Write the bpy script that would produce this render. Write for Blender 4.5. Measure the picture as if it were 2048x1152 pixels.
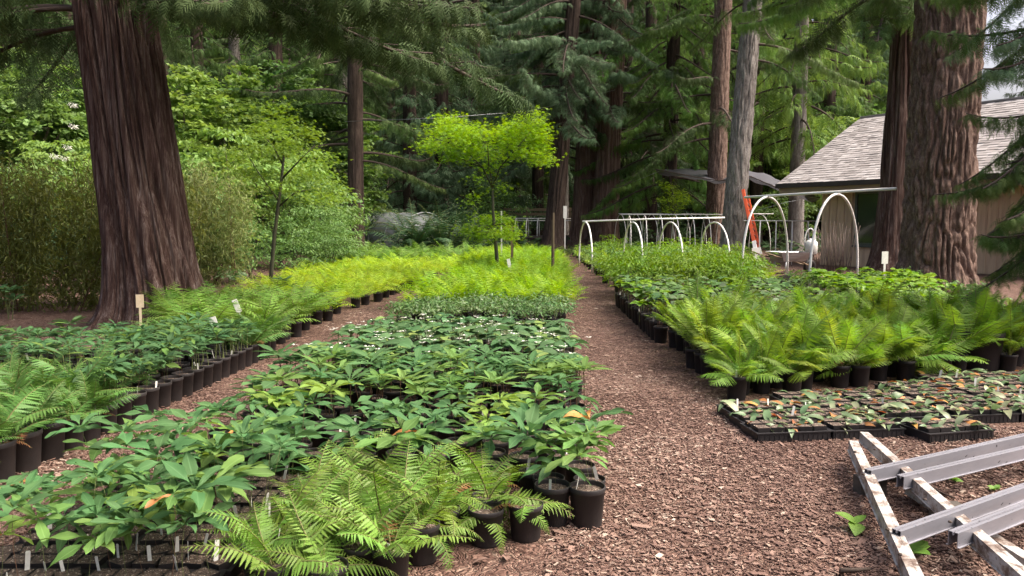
import bpy, math, random
import numpy as np
from mathutils import Vector, Matrix, Euler

random.seed(11)
rng = np.random.default_rng(11)
PI = math.pi
Rd = math.radians
sc = bpy.context.scene
C = sc.collection
for o in list(bpy.data.objects):
    bpy.data.objects.remove(o)

# ------------------------------------------------------------------ camera
EYE = 1.5
FPX = 1577.0
PITCH = math.atan(136.0 / FPX)
cam_d = bpy.data.cameras.new('camera')
cam_d.sensor_width = 36.0
cam_d.lens = 36.0 * FPX / 2048.0
cam_d.clip_start = 0.05
cam_d.clip_end = 800.0
cam = bpy.data.objects.new('camera', cam_d)
C.objects.link(cam)
cam.location = (0, 0, EYE)
cam.rotation_euler = (PI / 2 - PITCH, 0, 0)
sc.camera = cam

# ------------------------------------------------------------------ light
SUN_EL, SUN_AZ = Rd(54), Rd(96)          # azimuth from +Y towards +X
world = bpy.data.worlds.new('World')
sc.world = world
world.use_nodes = True
wn = world.node_tree.nodes
wl = world.node_tree.links
wn.clear()
sky = wn.new('ShaderNodeTexSky')
sky.sky_type = 'NISHITA'
sky.sun_disc = False
sky.sun_elevation = SUN_EL
sky.sun_rotation = SUN_AZ
sky.air_density = 0.6
sky.dust_density = 10.0
sky.ozone_density = 0.0
bgd = wn.new('ShaderNodeBackground')
bgd.inputs['Strength'].default_value = 0.15
wo = wn.new('ShaderNodeOutputWorld')
wl.new(sky.outputs[0], bgd.inputs[0])
wl.new(bgd.outputs[0], wo.inputs[0])
sun_d = bpy.data.lights.new('sun', 'SUN')
sun_d.energy = 1.0
sun_d.angle = Rd(45)
sun_d.color = (1.0, 0.97, 0.92)
sun = bpy.data.objects.new('sun', sun_d)
C.objects.link(sun)
sdir = Vector((math.sin(SUN_AZ) * math.cos(SUN_EL), math.cos(SUN_AZ) * math.cos(SUN_EL), math.sin(SUN_EL)))
sun.rotation_euler = sdir.to_track_quat('Z', 'Y').to_euler()
sun.location = (0, 0, 30)

sc.render.engine = 'CYCLES'
sc.view_settings.view_transform = 'Standard'
sc.view_settings.look = 'None'
sc.view_settings.gamma = 1.0
sc.view_settings.exposure = 1.45
sc.view_settings.use_curve_mapping = False
sc.cycles.max_bounces = 6
sc.cycles.diffuse_bounces = 3
sc.cycles.glossy_bounces = 2
sc.cycles.transmission_bounces = 3
sc.cycles.transparent_max_bounces = 8
sc.cycles.caustics_reflective = False
sc.cycles.caustics_refractive = False
sc.cycles.use_denoising = True

# ------------------------------------------------------------------ where things stand (metres; x right, y away, z up)
def ray(px, py):
    cp, sp = math.cos(PITCH), math.sin(PITCH)
    u = 576 - py
    return np.array([px - 1024, FPX * cp + u * sp, -FPX * sp + u * cp])
def G(px, py, z=0.0):
    d = ray(px, py)
    t = (z - EYE) / d[2]
    return np.array([d[0] * t, d[1] * t, z])
def at(px, py, Y):
    d = ray(px, py)
    t = Y / d[1]
    return np.array([d[0] * t, Y, EYE + d[2] * t])
def left_line(y): return -2.88 + 0.068 * (y - 4.0)
def left_bed_edge(y): return left_line(y) - 0.24 * np.exp(-((y - 11.5) / 2.6) ** 2)
def mid_bed_left(y): return left_line(y) + 0.62 + 0.24 * np.clip((11.5 - y) / 3.0, 0, 1)
def mid_bed_right(y): return 0.42 + 0.05 * (y - 3.8)
def right_bed_edge(y): return 1.64 + 0.018 * (y - 6.0)

# ------------------------------------------------------------------ numpy geometry
class Geo:
    def __init__(s, V, F, A=None, M=None):
        s.V = np.asarray(V, float).reshape(-1, 3)
        F = np.asarray(F, int)
        if F.size and F.shape[1] == 3:
            F = np.hstack([F, -np.ones((len(F), 1), int)])
        s.F = F.reshape(-1, 4)
        s.A = np.zeros((len(s.V), 3)) if A is None else np.asarray(A, float)
        s.M = np.zeros(len(s.F), int) if M is None else (np.full(len(s.F), M) if np.isscalar(M) else M)
def cat(gs):
    gs = [g for g in gs if g is not None and len(g.V)]
    off = np.cumsum([0] + [len(g.V) for g in gs[:-1]])
    F = np.vstack([np.where(g.F >= 0, g.F + o, -1) for g, o in zip(gs, off)])
    return Geo(np.vstack([g.V for g in gs]), F, np.vstack([g.A for g in gs]), np.concatenate([g.M for g in gs]))
def I4(k): return np.tile(np.eye(4), (k, 1, 1))
def _arr(a): return np.atleast_1d(np.asarray(a, float))
def rx(a):
    a = _arr(a); m = I4(len(a)); c, s = np.cos(a), np.sin(a)
    m[:, 1, 1] = c; m[:, 1, 2] = -s; m[:, 2, 1] = s; m[:, 2, 2] = c
    return m
def ry(a):
    a = _arr(a); m = I4(len(a)); c, s = np.cos(a), np.sin(a)
    m[:, 0, 0] = c; m[:, 0, 2] = s; m[:, 2, 0] = -s; m[:, 2, 2] = c
    return m
def rz(a):
    a = _arr(a); m = I4(len(a)); c, s = np.cos(a), np.sin(a)
    m[:, 0, 0] = c; m[:, 0, 1] = -s; m[:, 1, 0] = s; m[:, 1, 1] = c
    return m
def tr(p):
    p = np.atleast_2d(np.asarray(p, float)); m = I4(len(p)); m[:, :3, 3] = p
    return m
def sl(s):
    s = np.asarray(s, float)
    if s.ndim == 0: s = s.reshape(1)
    if s.ndim == 1: s = np.repeat(s[:, None], 3, 1)
    m = I4(len(s))
    for i in range(3): m[:, i, i] = s[:, i]
    return m
def rep(g, Ms, tint=None):
    k, n = len(Ms), len(g.V)
    V = np.einsum('kij,nj->kni', Ms[:, :3, :3], g.V) + Ms[:, None, :3, 3]
    F = g.F[None] + (np.arange(k) * n)[:, None, None]
    F = np.where(g.F[None] >= 0, F, -1).reshape(-1, 4)
    A = np.tile(g.A, (k, 1))
    if tint is not None: A[:, 2] = np.repeat(tint, n)
    return Geo(V.reshape(-1, 3), F, A, np.tile(g.M, k))
def xf(g, M):
    M = M[0] if M.ndim == 3 else M
    return Geo(g.V @ M[:3, :3].T + M[:3, 3], g.F, g.A.copy(), g.M.copy())
def setm(g, m):
    g.M[:] = m; return g
def tint(g, t):
    g.A[:, 2] = t; return g

def mesh(name, g, mats, smooth=True):
    me = bpy.data.meshes.new(name)
    isq = g.F[:, 3] >= 0
    cnt = np.where(isq, 4, 3)
    start = np.concatenate([[0], np.cumsum(cnt)[:-1]])
    loops = g.F.reshape(-1)
    loops = loops[loops >= 0]
    me.vertices.add(len(g.V)); me.loops.add(len(loops)); me.polygons.add(len(g.F))
    me.vertices.foreach_set('co', g.V.astype(np.float32).ravel())
    me.loops.foreach_set('vertex_index', loops.astype(np.int32))
    me.polygons.foreach_set('loop_start', start.astype(np.int32))
    me.polygons.foreach_set('loop_total', cnt.astype(np.int32))
    me.polygons.foreach_set('material_index', g.M.astype(np.int32))
    me.polygons.foreach_set('use_smooth', np.full(len(g.F), smooth))
    at_ = me.attributes.new('luv', 'FLOAT_VECTOR', 'POINT')
    at_.data.foreach_set('vector', g.A.astype(np.float32).ravel())
    for m in (mats if isinstance(mats, (list, tuple)) else [mats]): me.materials.append(m)
    me.update()
    return me

def gridfaces(nr, nc, wrap=False):
    r, c = np.meshgrid(np.arange(nr - 1), np.arange(nc if wrap else nc - 1), indexing='ij')
    c2 = (c + 1) % nc
    return np.stack([r * nc + c, r * nc + c2, (r + 1) * nc + c2, (r + 1) * nc + c], -1).reshape(-1, 4)

def tube(P, rad, k=5, m=0, cap=True):
    P = np.asarray(P, float); n = len(P)
    rad = np.broadcast_to(np.asarray(rad, float), (n,))
    T = np.gradient(P, axis=0); T /= np.linalg.norm(T, axis=1)[:, None] + 1e-9
    ref = np.array([0, 0, 1.0]) if abs(T[:, 2]).mean() < 0.8 else np.array([1.0, 0, 0])
    N = np.cross(T, ref); N /= np.linalg.norm(N, axis=1)[:, None] + 1e-9
    B = np.cross(T, N)
    a = np.linspace(0, 2 * PI, k, endpoint=False)
    V = P[:, None] + rad[:, None, None] * (np.cos(a)[None, :, None] * N[:, None] + np.sin(a)[None, :, None] * B[:, None])
    A = np.zeros((n, k, 3)); A[..., 0] = np.linspace(0, 1, k)[None]; A[..., 1] = np.linspace(0, 1, n)[:, None]; A[..., 2] = .5
    F = gridfaces(n, k, True)
    V = V.reshape(-1, 3); A = A.reshape(-1, 3)
    if cap:
        V = np.vstack([V, P[:1], P[-1:]]); A = np.vstack([A, A[:1], A[-1:]])
        i = np.arange(k); j = (i + 1) % k
        c0 = np.stack([j, i, np.full(k, n * k), np.full(k, -1)], 1)
        c1 = np.stack([(n - 1) * k + i, (n - 1) * k + j, np.full(k, n * k + 1), np.full(k, -1)], 1)
        F = np.vstack([F, c0, c1])
    return Geo(V, F, A, m)

def box(x0, x1, y0, y1, z0, z1, m=0):
    V = [(x, y, z) for z in (z0, z1) for y in (y0, y1) for x in (x0, x1)]
    F = [(0, 2, 3, 1), (4, 5, 7, 6), (0, 1, 5, 4), (2, 6, 7, 3), (0, 4, 6, 2), (1, 3, 7, 5)]
    g = Geo(V, F, None, m)
    g.A[:, 2] = .5
    return g

def lathe(prof, k=24, m=0):
    prof = np.asarray(prof, float); n = len(prof)
    a = np.linspace(0, 2 * PI, k, endpoint=False)
    V = np.stack([prof[:, 0, None] * np.cos(a), prof[:, 0, None] * np.sin(a), np.repeat(prof[:, 1, None], k, 1)], -1).reshape(-1, 3)
    g = Geo(V, gridfaces(n, k, True), None, m)
    return g

_tabs = {}
def vnoise(x, y, px, seed=0):
    key = (px, seed)
    if key not in _tabs: _tabs[key] = np.random.default_rng(seed * 977 + px).random((px, 512))
    T = _tabs[key]
    xi, yi = np.floor(x).astype(int), np.floor(y).astype(int)
    fx, fy = x - xi, y - yi
    fx = fx * fx * (3 - 2 * fx); fy = fy * fy * (3 - 2 * fy)
    a, b = xi % px, (xi + 1) % px
    c, d = yi % 512, (yi + 1) % 512
    return (T[a, c] * (1 - fx) + T[b, c] * fx) * (1 - fy) + (T[a, d] * (1 - fx) + T[b, d] * fx) * fy

# ------------------------------------------------------------------ materials
def newmat(name):
    m = bpy.data.materials.new(name); m.use_nodes = True
    nt = m.node_tree; nt.nodes.clear()
    out = nt.nodes.new('ShaderNodeOutputMaterial')
    return m, nt, out
def N(nt, t, **kw):
    n = nt.nodes.new(t)
    for k, v in kw.items(): setattr(n, k, v)
    return n
def math_(nt, op, a, b=None, c=None):
    n = N(nt, 'ShaderNodeMath', operation=op)
    for i, v in enumerate((a, b, c)):
        if v is None: continue
        if isinstance(v, (int, float)): n.inputs[i].default_value = v
        else: nt.links.new(v, n.inputs[i])
    return n.outputs[0]
def ramp(nt, fac, stops):
    n = N(nt, 'ShaderNodeValToRGB')
    el = n.color_ramp.elements
    while len(el) < len(stops): el.new(0.5)
    for e, (p, c) in zip(el, stops):
        e.position = p; e.color = (*c, 1)
    nt.links.new(fac, n.inputs[0])
    return n.outputs[0]
def noise(nt, scale, detail=4, rough=.6, vec=None, stretch=None, coord='Object', dist=0):
    t = N(nt, 'ShaderNodeTexNoise')
    t.inputs['Scale'].default_value = scale; t.inputs['Detail'].default_value = detail
    t.inputs['Roughness'].default_value = rough; t.inputs['Distortion'].default_value = dist
    tc = N(nt, 'ShaderNodeTexCoord')
    src = tc.outputs[coord] if vec is None else vec
    if stretch:
        mp = N(nt, 'ShaderNodeMapping'); mp.inputs['Scale'].default_value = stretch
        nt.links.new(src, mp.inputs[0]); src = mp.outputs[0]
    nt.links.new(src, t.inputs['Vector'])
    return t.outputs['Fac']
def mixc(nt, fac, a, b, mode='MIX'):
    n = N(nt, 'ShaderNodeMix', data_type='RGBA', blend_type=mode)
    for sock, v in ((n.inputs[0], fac), (n.inputs[6], a), (n.inputs[7], b)):
        if isinstance(v, (int, float)): sock.default_value = v
        elif isinstance(v, tuple): sock.default_value = (*v, 1)
        else: nt.links.new(v, sock)
    return n.outputs[2]

def leaf_mat(name, base, hue=.03, val=.35, rough=.6, trans=.3, rib=.25, spec=.2, sat=1.0, alt=None, altp=.15):
    """leaf: colour varies from leaf to leaf and plant to plant, paler midrib, light passes through"""
    m, nt, out = newmat(name)
    L = nt.links.new
    at_ = N(nt, 'ShaderNodeAttribute', attribute_name='luv')
    sep = N(nt, 'ShaderNodeSeparateXYZ'); L(at_.outputs['Vector'], sep.inputs[0])
    oi = N(nt, 'ShaderNodeObjectInfo')
    r = math_(nt, 'MULTIPLY_ADD', sep.outputs[2], .55, math_(nt, 'MULTIPLY', oi.outputs['Random'], .45))
    col = base
    if alt:
        sel = math_(nt, 'GREATER_THAN', math_(nt, 'FRACT', math_(nt, 'MULTIPLY_ADD', oi.outputs['Random'], 7.31, math_(nt, 'MULTIPLY', sep.outputs[2], 3.7))), 1 - altp)
        col = mixc(nt, sel, base, alt)
    hsv = N(nt, 'ShaderNodeHueSaturation')
    if isinstance(col, tuple): hsv.inputs['Color'].default_value = (*col, 1)
    else: L(col, hsv.inputs['Color'])
    L(math_(nt, 'MULTIPLY_ADD', r, -hue, .5 + hue * .5), hsv.inputs['Hue'])
    r2 = math_(nt, 'FRACT', math_(nt, 'MULTIPLY', r, 13.7))
    L(math_(nt, 'MULTIPLY_ADD', r2, val, 1 - val * .5), hsv.inputs['Value'])
    hsv.inputs['Saturation'].default_value = sat
    c = hsv.outputs[0]
    if rib:
        f = math_(nt, 'SUBTRACT', 1, math_(nt, 'SMOOTH_MIN', 1.0, math_(nt, 'MULTIPLY', math_(nt, 'ABSOLUTE', sep.outputs[0]), 7), .1))
        f = math_(nt, 'MAXIMUM', f, 0)
        c = mixc(nt, math_(nt, 'MULTIPLY', f, rib), c, tuple(min(1, x * 2.2 + .08) for x in base))
    p = N(nt, 'ShaderNodeBsdfPrincipled')
    L(c, p.inputs['Base Color']); p.inputs['Roughness'].default_value = rough
    p.inputs['Specular IOR Level'].default_value = spec
    t = N(nt, 'ShaderNodeBsdfTranslucent')
    hs2 = N(nt, 'ShaderNodeHueSaturation'); L(c, hs2.inputs['Color']); hs2.inputs['Hue'].default_value = .485
    hs2.inputs['Value'].default_value = 1.5; hs2.inputs['Saturation'].default_value = 1.1
    L(hs2.outputs[0], t.inputs[0])
    mx = N(nt, 'ShaderNodeMixShader'); mx.inputs[0].default_value = trans
    L(p.outputs[0], mx.inputs[1]); L(t.outputs[0], mx.inputs[2]); L(mx.outputs[0], out.inputs[0])
    return m

def plain_mat(name, c1, c2=None, scale=8, rough=.6, metal=0, bump=0, bscale=None, stretch=None, spec=.4, lo=.35, hi=.65, objvar=0):
    m, nt, out = newmat(name)
    L = nt.links.new
    p = N(nt, 'ShaderNodeBsdfPrincipled')
    c2 = c2 or tuple(x * .7 for x in c1)
    col = ramp(nt, noise(nt, scale, 5, .65, stretch=stretch), [(lo, c2), (hi, c1)])
    if objvar:
        oi = N(nt, 'ShaderNodeObjectInfo')
        h = N(nt, 'ShaderNodeHueSaturation'); L(col, h.inputs['Color'])
        L(math_(nt, 'MULTIPLY_ADD', oi.outputs['Random'], objvar, 1 - objvar / 2), h.inputs['Value'])
        col = h.outputs[0]
    L(col, p.inputs['Base Color'])
    p.inputs['Roughness'].default_value = rough; p.inputs['Metallic'].default_value = metal
    p.inputs['Specular IOR Level'].default_value = spec
    if bump:
        b = N(nt, 'ShaderNodeBump'); b.inputs['Strength'].default_value = bump; b.inputs['Distance'].default_value = .02
        L(noise(nt, bscale or scale * 4, 4, .6, stretch=stretch), b.inputs['Height']); L(b.outputs[0], p.inputs['Normal'])
    L(p.outputs[0], out.inputs[0])
    return m

def bark_mat(name, stops, scale=5, stretch=(1, 1, .12), bump=.6, rough=.9, lichen=None):
    m, nt, out = newmat(name)
    L = nt.links.new
    p = N(nt, 'ShaderNodeBsdfPrincipled'); p.inputs['Roughness'].default_value = rough
    p.inputs['Specular IOR Level'].default_value = .15
    f1 = noise(nt, scale, 6, .7, stretch=stretch, dist=.3)
    f2 = noise(nt, scale * 5, 4, .7, stretch=stretch)
    f = math_(nt, 'ADD', math_(nt, 'MULTIPLY', f1, .6), math_(nt, 'MULTIPLY', f2, .4))
    col = ramp(nt, f, stops)
    if lichen:
        col = mixc(nt, ramp(nt, noise(nt, 2.2, 5, .7), [(.55, (0, 0, 0)), (.75, (.6, .6, .6))]), col, lichen)
    L(col, p.inputs['Base Color'])
    b = N(nt, 'ShaderNodeBump'); b.inputs['Strength'].default_value = bump; b.inputs['Distance'].default_value = .05
    L(f, b.inputs['Height']); L(b.outputs[0], p.inputs['Normal'])
    L(p.outputs[0], out.inputs[0])
    return m

M = {}
M['palm'] = leaf_mat('whorl_leaf', (.068, .150, .052), .06, .5, .6, .28, .2, .16)
M['palm_mid'] = leaf_mat('whorl_leaf_mid', (.108, .20, .050), .06, .5, .6, .3, .2, .16)
M['palm_lime'] = leaf_mat('whorl_leaf_lime', (.155, .255, .050), .06, .4, .6, .33, .2, .16)
M['palm_dark'] = leaf_mat('whorl_leaf_dark', (.052, .115, .042), .06, .6, .6, .25, .18, .16, alt=(.09, .16, .035), altp=.15)
M['fern_front'] = leaf_mat('front_fern', (.145, .245, .040), .06, .6, .5, .3, 0, .3)
M['fern_left'] = leaf_mat('left_fern', (.085, .18, .038), .04, .4, .5, .3, 0, .3)
M['fern_right'] = leaf_mat('right_fern', (.165, .285, .038), .08, .6, .55, .4, 0, .3)
M['fern_yellow'] = leaf_mat('yellow_fern', (.275, .415, .045), .06, .4, .6, .42, 0, .2)
M['fern_lime'] = leaf_mat('lime_fern', (.21, .355, .035), .05, .4, .6, .42, 0, .2)
M['fern_green'] = leaf_mat('green_fern', (.13, .25, .040), .05, .35, .55, .3, 0, .2)
M['fern_dark'] = leaf_mat('dark_fern', (.035, .080, .030), .04, .4, .5, .22, 0, .3)
M['trill'] = leaf_mat('broad_leaf', (.074, .152, .056), .06, .6, .55, .25, .18, .22, alt=(.15, .23, .06), altp=.12)
M['pale_small'] = leaf_mat('pale_small_leaf', (.12, .19, .085), .05, .5, .38, .25, 0, .5, alt=(.25, .29, .16), altp=.25)
M['bushy'] = leaf_mat('bushy_leaf', (.085, .17, .045), .05, .5, .45, .25, 0, .4, alt=(.14, .2, .09), altp=.2)
M['shrub_lime'] = leaf_mat('shrub_lime_leaf', (.15, .27, .025), .05, .4, .45, .33, 0, .3)
M['shrub_mid'] = leaf_mat('shrub_mid_leaf', (.105, .195, .048), .05, .45, .5, .3, 0, .3)
M['shrub_bright'] = leaf_mat('shrub_bright_leaf', (.165, .265, .055), .06, .4, .5, .35, 0, .3)
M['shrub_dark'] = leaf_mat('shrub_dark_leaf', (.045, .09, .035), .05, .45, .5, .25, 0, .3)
M['bamboo'] = leaf_mat('bamboo_leaf', (.12, .148, .034), .05, .45, .5, .3, 0, .3)
M['bamboo_pale'] = leaf_mat('bamboo_leaf_pale', (.19, .24, .08), .05, .45, .5, .3, 0, .3)
M['maple'] = leaf_mat('maple_leaf', (.215, .37, .022), .05, .35, .5, .4, 0, .3)
M['maple_left'] = leaf_mat('maple_leaf_green', (.15, .26, .035), .05, .4, .5, .35, 0, .3)
M['cedar'] = leaf_mat('cedar_spray', (.072, .125, .036), .06, .5, .65, .2, 0, .12)
M['cedar_dark'] = leaf_mat('cedar_spray_dark', (.048, .080, .027), .05, .5, .65, .18, 0, .12)
M['cedar_blue'] = leaf_mat('cedar_spray_blue', (.105, .170, .088), .05, .55, .65, .2, 0, .12)
M['cedar_light'] = leaf_mat('cedar_spray_light', (.12, .225, .052), .06, .5, .65, .28, 0, .12)
M['petal'] = leaf_mat('white_petal', (.78, .78, .70), .0, .15, .5, .3, 0, .3)
M['orange_leaf'] = leaf_mat('withered_leaf', (.40, .19, .06), .05, .5, .5, .2, .1, .3)
M['stem'] = plain_mat('stem_green', (.16, .20, .06), (.11, .13, .05), 20, .6)
M['stem_brown'] = plain_mat('stem_brown', (.14, .075, .045), (.09, .05, .03), 20, .7)
M['rach'] = plain_mat('frond_stalk', (.13, .15, .04), (.11, .09, .03), 20, .6)
M['twig'] = plain_mat('twig_bark', (.07, .05, .038), (.045, .032, .025), 10, .9)
M['pot'] = plain_mat('black_pot_plastic', (.026, .022, .022), (.017, .015, .015), 6, .55, bump=.08, bscale=40, spec=.35, objvar=.6)
M['tray'] = plain_mat('black_tray_plastic', (.02, .018, .019), (.013, .012, .013), 9, .5, spec=.4)
M['tag'] = plain_mat('white_tag_plastic', (.74, .74, .70), (.6, .6, .55), 30, .5)
M['tag_tan'] = plain_mat('tan_tag', (.62, .52, .36), (.5, .4, .26), 12, .6)
M['pvc'] = plain_mat('white_pvc', (.80, .79, .76), (.62, .61, .57), 3, .5, lo=.3, hi=.55)
M['bark_cedar'] = bark_mat('cedar_bark', [(.36, (.025, .014, .011)), (.47, (.060, .034, .027)), (.55, (.11, .076, .064)), (.66, (.25, .205, .185))], 13, (1, 1, .035), 1.0)
M['bark_cedar_far'] = bark_mat('cedar_bark_far', [(.36, (.05, .03, .023)), (.5, (.14, .088, .068)), (.64, (.27, .20, .165))], 9, (1, 1, .035), 1.0)
M['bark_fir'] = bark_mat('fir_bark', [(.36, (.055, .034, .026)), (.47, (.125, .082, .064)), (.55, (.20, .14, .112)), (.66, (.32, .25, .215))], 16, (1, 1, .3), 1.0)
M['bark_grey'] = bark_mat('grey_bark', [(.36, (.06, .052, .046)), (.48, (.17, .15, .135)), (.64, (.36, .34, .31))], 12, (1, 1, .16), 1.0)
M['bark_dark'] = bark_mat('dark_bark', [(.36, (.02, .015, .012)), (.5, (.055, .039, .031)), (.66, (.11, .082, .066))], 7, (1, 1, .12), .7)

def soil_mat():
    m, nt, out = newmat('potting_soil')
    L = nt.links.new
    p = N(nt, 'ShaderNodeBsdfPrincipled'); p.inputs['Roughness'].default_value = .95
    base = ramp(nt, noise(nt, 60, 5, .7), [(.35, (.045, .030, .023)), (.65, (.14, .098, .072))])
    v = N(nt, 'ShaderNodeTexVoronoi'); v.inputs['Scale'].default_value = 110
    tc = N(nt, 'ShaderNodeTexCoord'); L(tc.outputs['Object'], v.inputs['Vector'])
    sepc = N(nt, 'ShaderNodeSeparateColor'); L(v.outputs['Color'], sepc.inputs[0])
    sel = math_(nt, 'MULTIPLY', math_(nt, 'GREATER_THAN', sepc.outputs[0], .72), math_(nt, 'LESS_THAN', v.outputs['Distance'], .42))
    L(mixc(nt, math_(nt, 'MULTIPLY', sel, .8), base, (.42, .35, .28)), p.inputs['Base Color'])
    b = N(nt, 'ShaderNodeBump'); b.inputs['Strength'].default_value = .8; b.inputs['Distance'].default_value = .01
    L(v.outputs['Distance'], b.inputs['Height']); L(b.outputs[0], p.inputs['Normal'])
    L(p.outputs[0], out.inputs[0])
    return m
M['soil'] = soil_mat()

def mulch_mat():
    m, nt, out = newmat('bark_mulch_ground')
    L = nt.links.new
    p = N(nt, 'ShaderNodeBsdfPrincipled'); p.inputs['Roughness'].default_value = .92; p.inputs['Specular IOR Level'].default_value = .2
    v = N(nt, 'ShaderNodeTexVoronoi'); v.inputs['Scale'].default_value = 48; v.inputs['Randomness'].default_value = 1
    tc = N(nt, 'ShaderNodeTexCoord')
    nz = N(nt, 'ShaderNodeTexNoise'); nz.inputs['Scale'].default_value = 7
    L(tc.outputs['Object'], nz.inputs['Vector'])
    add = N(nt, 'ShaderNodeMix', data_type='RGBA', blend_type='ADD'); add.inputs[0].default_value = .25
    L(tc.outputs['Object'], add.inputs[6]); L(nz.outputs['Color'], add.inputs[7])
    L(add.outputs[2], v.inputs['Vector'])
    sepc = N(nt, 'ShaderNodeSeparateColor'); L(v.outputs['Color'], sepc.inputs[0])
    chip = ramp(nt, sepc.outputs[0], [(0, (.078, .044, .033)), (.4, (.143, .087, .068)), (.75, (.21, .137, .107)), (1, (.30, .22, .17))])
    big = ramp(nt, noise(nt, .8, 5, .6), [(.35, (.72, .66, .64)), (.65, (1.1, 1.06, 1.04))])
    L(mixc(nt, 1.0, chip, big, 'MULTIPLY'), p.inputs['Base Color'])
    b = N(nt, 'ShaderNodeBump'); b.inputs['Strength'].default_value = 1; b.inputs['Distance'].default_value = .03
    h = math_(nt, 'SUBTRACT', sepc.outputs[1], math_(nt, 'MULTIPLY', v.outputs['Distance'], .8))
    L(h, b.inputs['Height']); L(b.outputs[0], p.inputs['Normal'])
    L(p.outputs[0], out.inputs[0])
    return m
M['mulch'] = mulch_mat()

def chip_mat():
    m, nt, out = newmat('wood_chip')
    L = nt.links.new
    p = N(nt, 'ShaderNodeBsdfPrincipled'); p.inputs['Roughness'].default_value = .85; p.inputs['Specular IOR Level'].default_value = .25
    at_ = N(nt, 'ShaderNodeAttribute', attribute_name='luv')
    sep = N(nt, 'ShaderNodeSeparateXYZ'); L(at_.outputs['Vector'], sep.inputs[0])
    c = ramp(nt, sep.outputs[2], [(0, (.078, .044, .033)), (.35, (.148, .089, .070)), (.65, (.22, .142, .112)), (.88, (.29, .208, .160)), (1, (.44, .36, .29))])
    g = ramp(nt, noise(nt, 60, 3, .6), [(.3, (.75, .75, .75)), (.7, (1.1, 1.1, 1.1))])
    L(mixc(nt, 1.0, c, g, 'MULTIPLY'), p.inputs['Base Color'])
    L(p.outputs[0], out.inputs[0])
    return m
M['chip'] = chip_mat()

# ------------------------------------------------------------------ scene objects
def link(name, me, parent=None, mat=None):
    o = bpy.data.objects.new(name, me)
    C.objects.link(o)
    if parent is not None: o.parent = parent
    if mat is not None: o.matrix_basis = Matrix(mat.tolist()) if isinstance(mat, np.ndarray) else mat
    return o
def mx(loc=(0, 0, 0), rot=(0, 0, 0), s=1.0):
    s = (s, s, s) if isinstance(s, (int, float, np.floating)) else s
    return Matrix.LocRotScale(Vector([float(v) for v in loc]), Euler(rot), Vector([float(v) for v in s]))
def tag(o, label, cat_, group=None, kind=None):
    if label: o['label'] = label
    if cat_: o['category'] = cat_
    if group: o['group'] = group
    if kind: o['kind'] = kind
    return o
def thing(name, label, cat_, loc=(0, 0, 0), rotz=0.0, group=None, s=1.0):
    o = link(name, None, None, mx(loc, (0, 0, rotz), s))
    o.empty_display_size = .1
    return tag(o, label, cat_, group)
ORD = ('first second third fourth fifth sixth seventh eighth ninth tenth eleventh twelfth thirteenth fourteenth fifteenth sixteenth '
       'seventeenth eighteenth nineteenth twentieth').split() + ['twenty-' + w for w in 'first second third fourth fifth sixth seventh eighth ninth'.split()]
ORD += ['thirtieth'] + ['thirty-' + w for w in 'first second third fourth fifth sixth seventh eighth ninth'.split()] + ['fortieth'] * 40

# ================================================================== SETTING: ground
def ground():
    g = Geo([(-130, -8, 0), (150, -8, 0), (150, 170, 0), (-130, 170, 0)], [(0, 1, 2, 3)])
    o = link('ground', mesh('ground', g, M['mulch']))
    o['kind'] = 'structure'
    o['label'] = 'reddish brown bark mulch covering the ground and paths'
ground()

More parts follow.
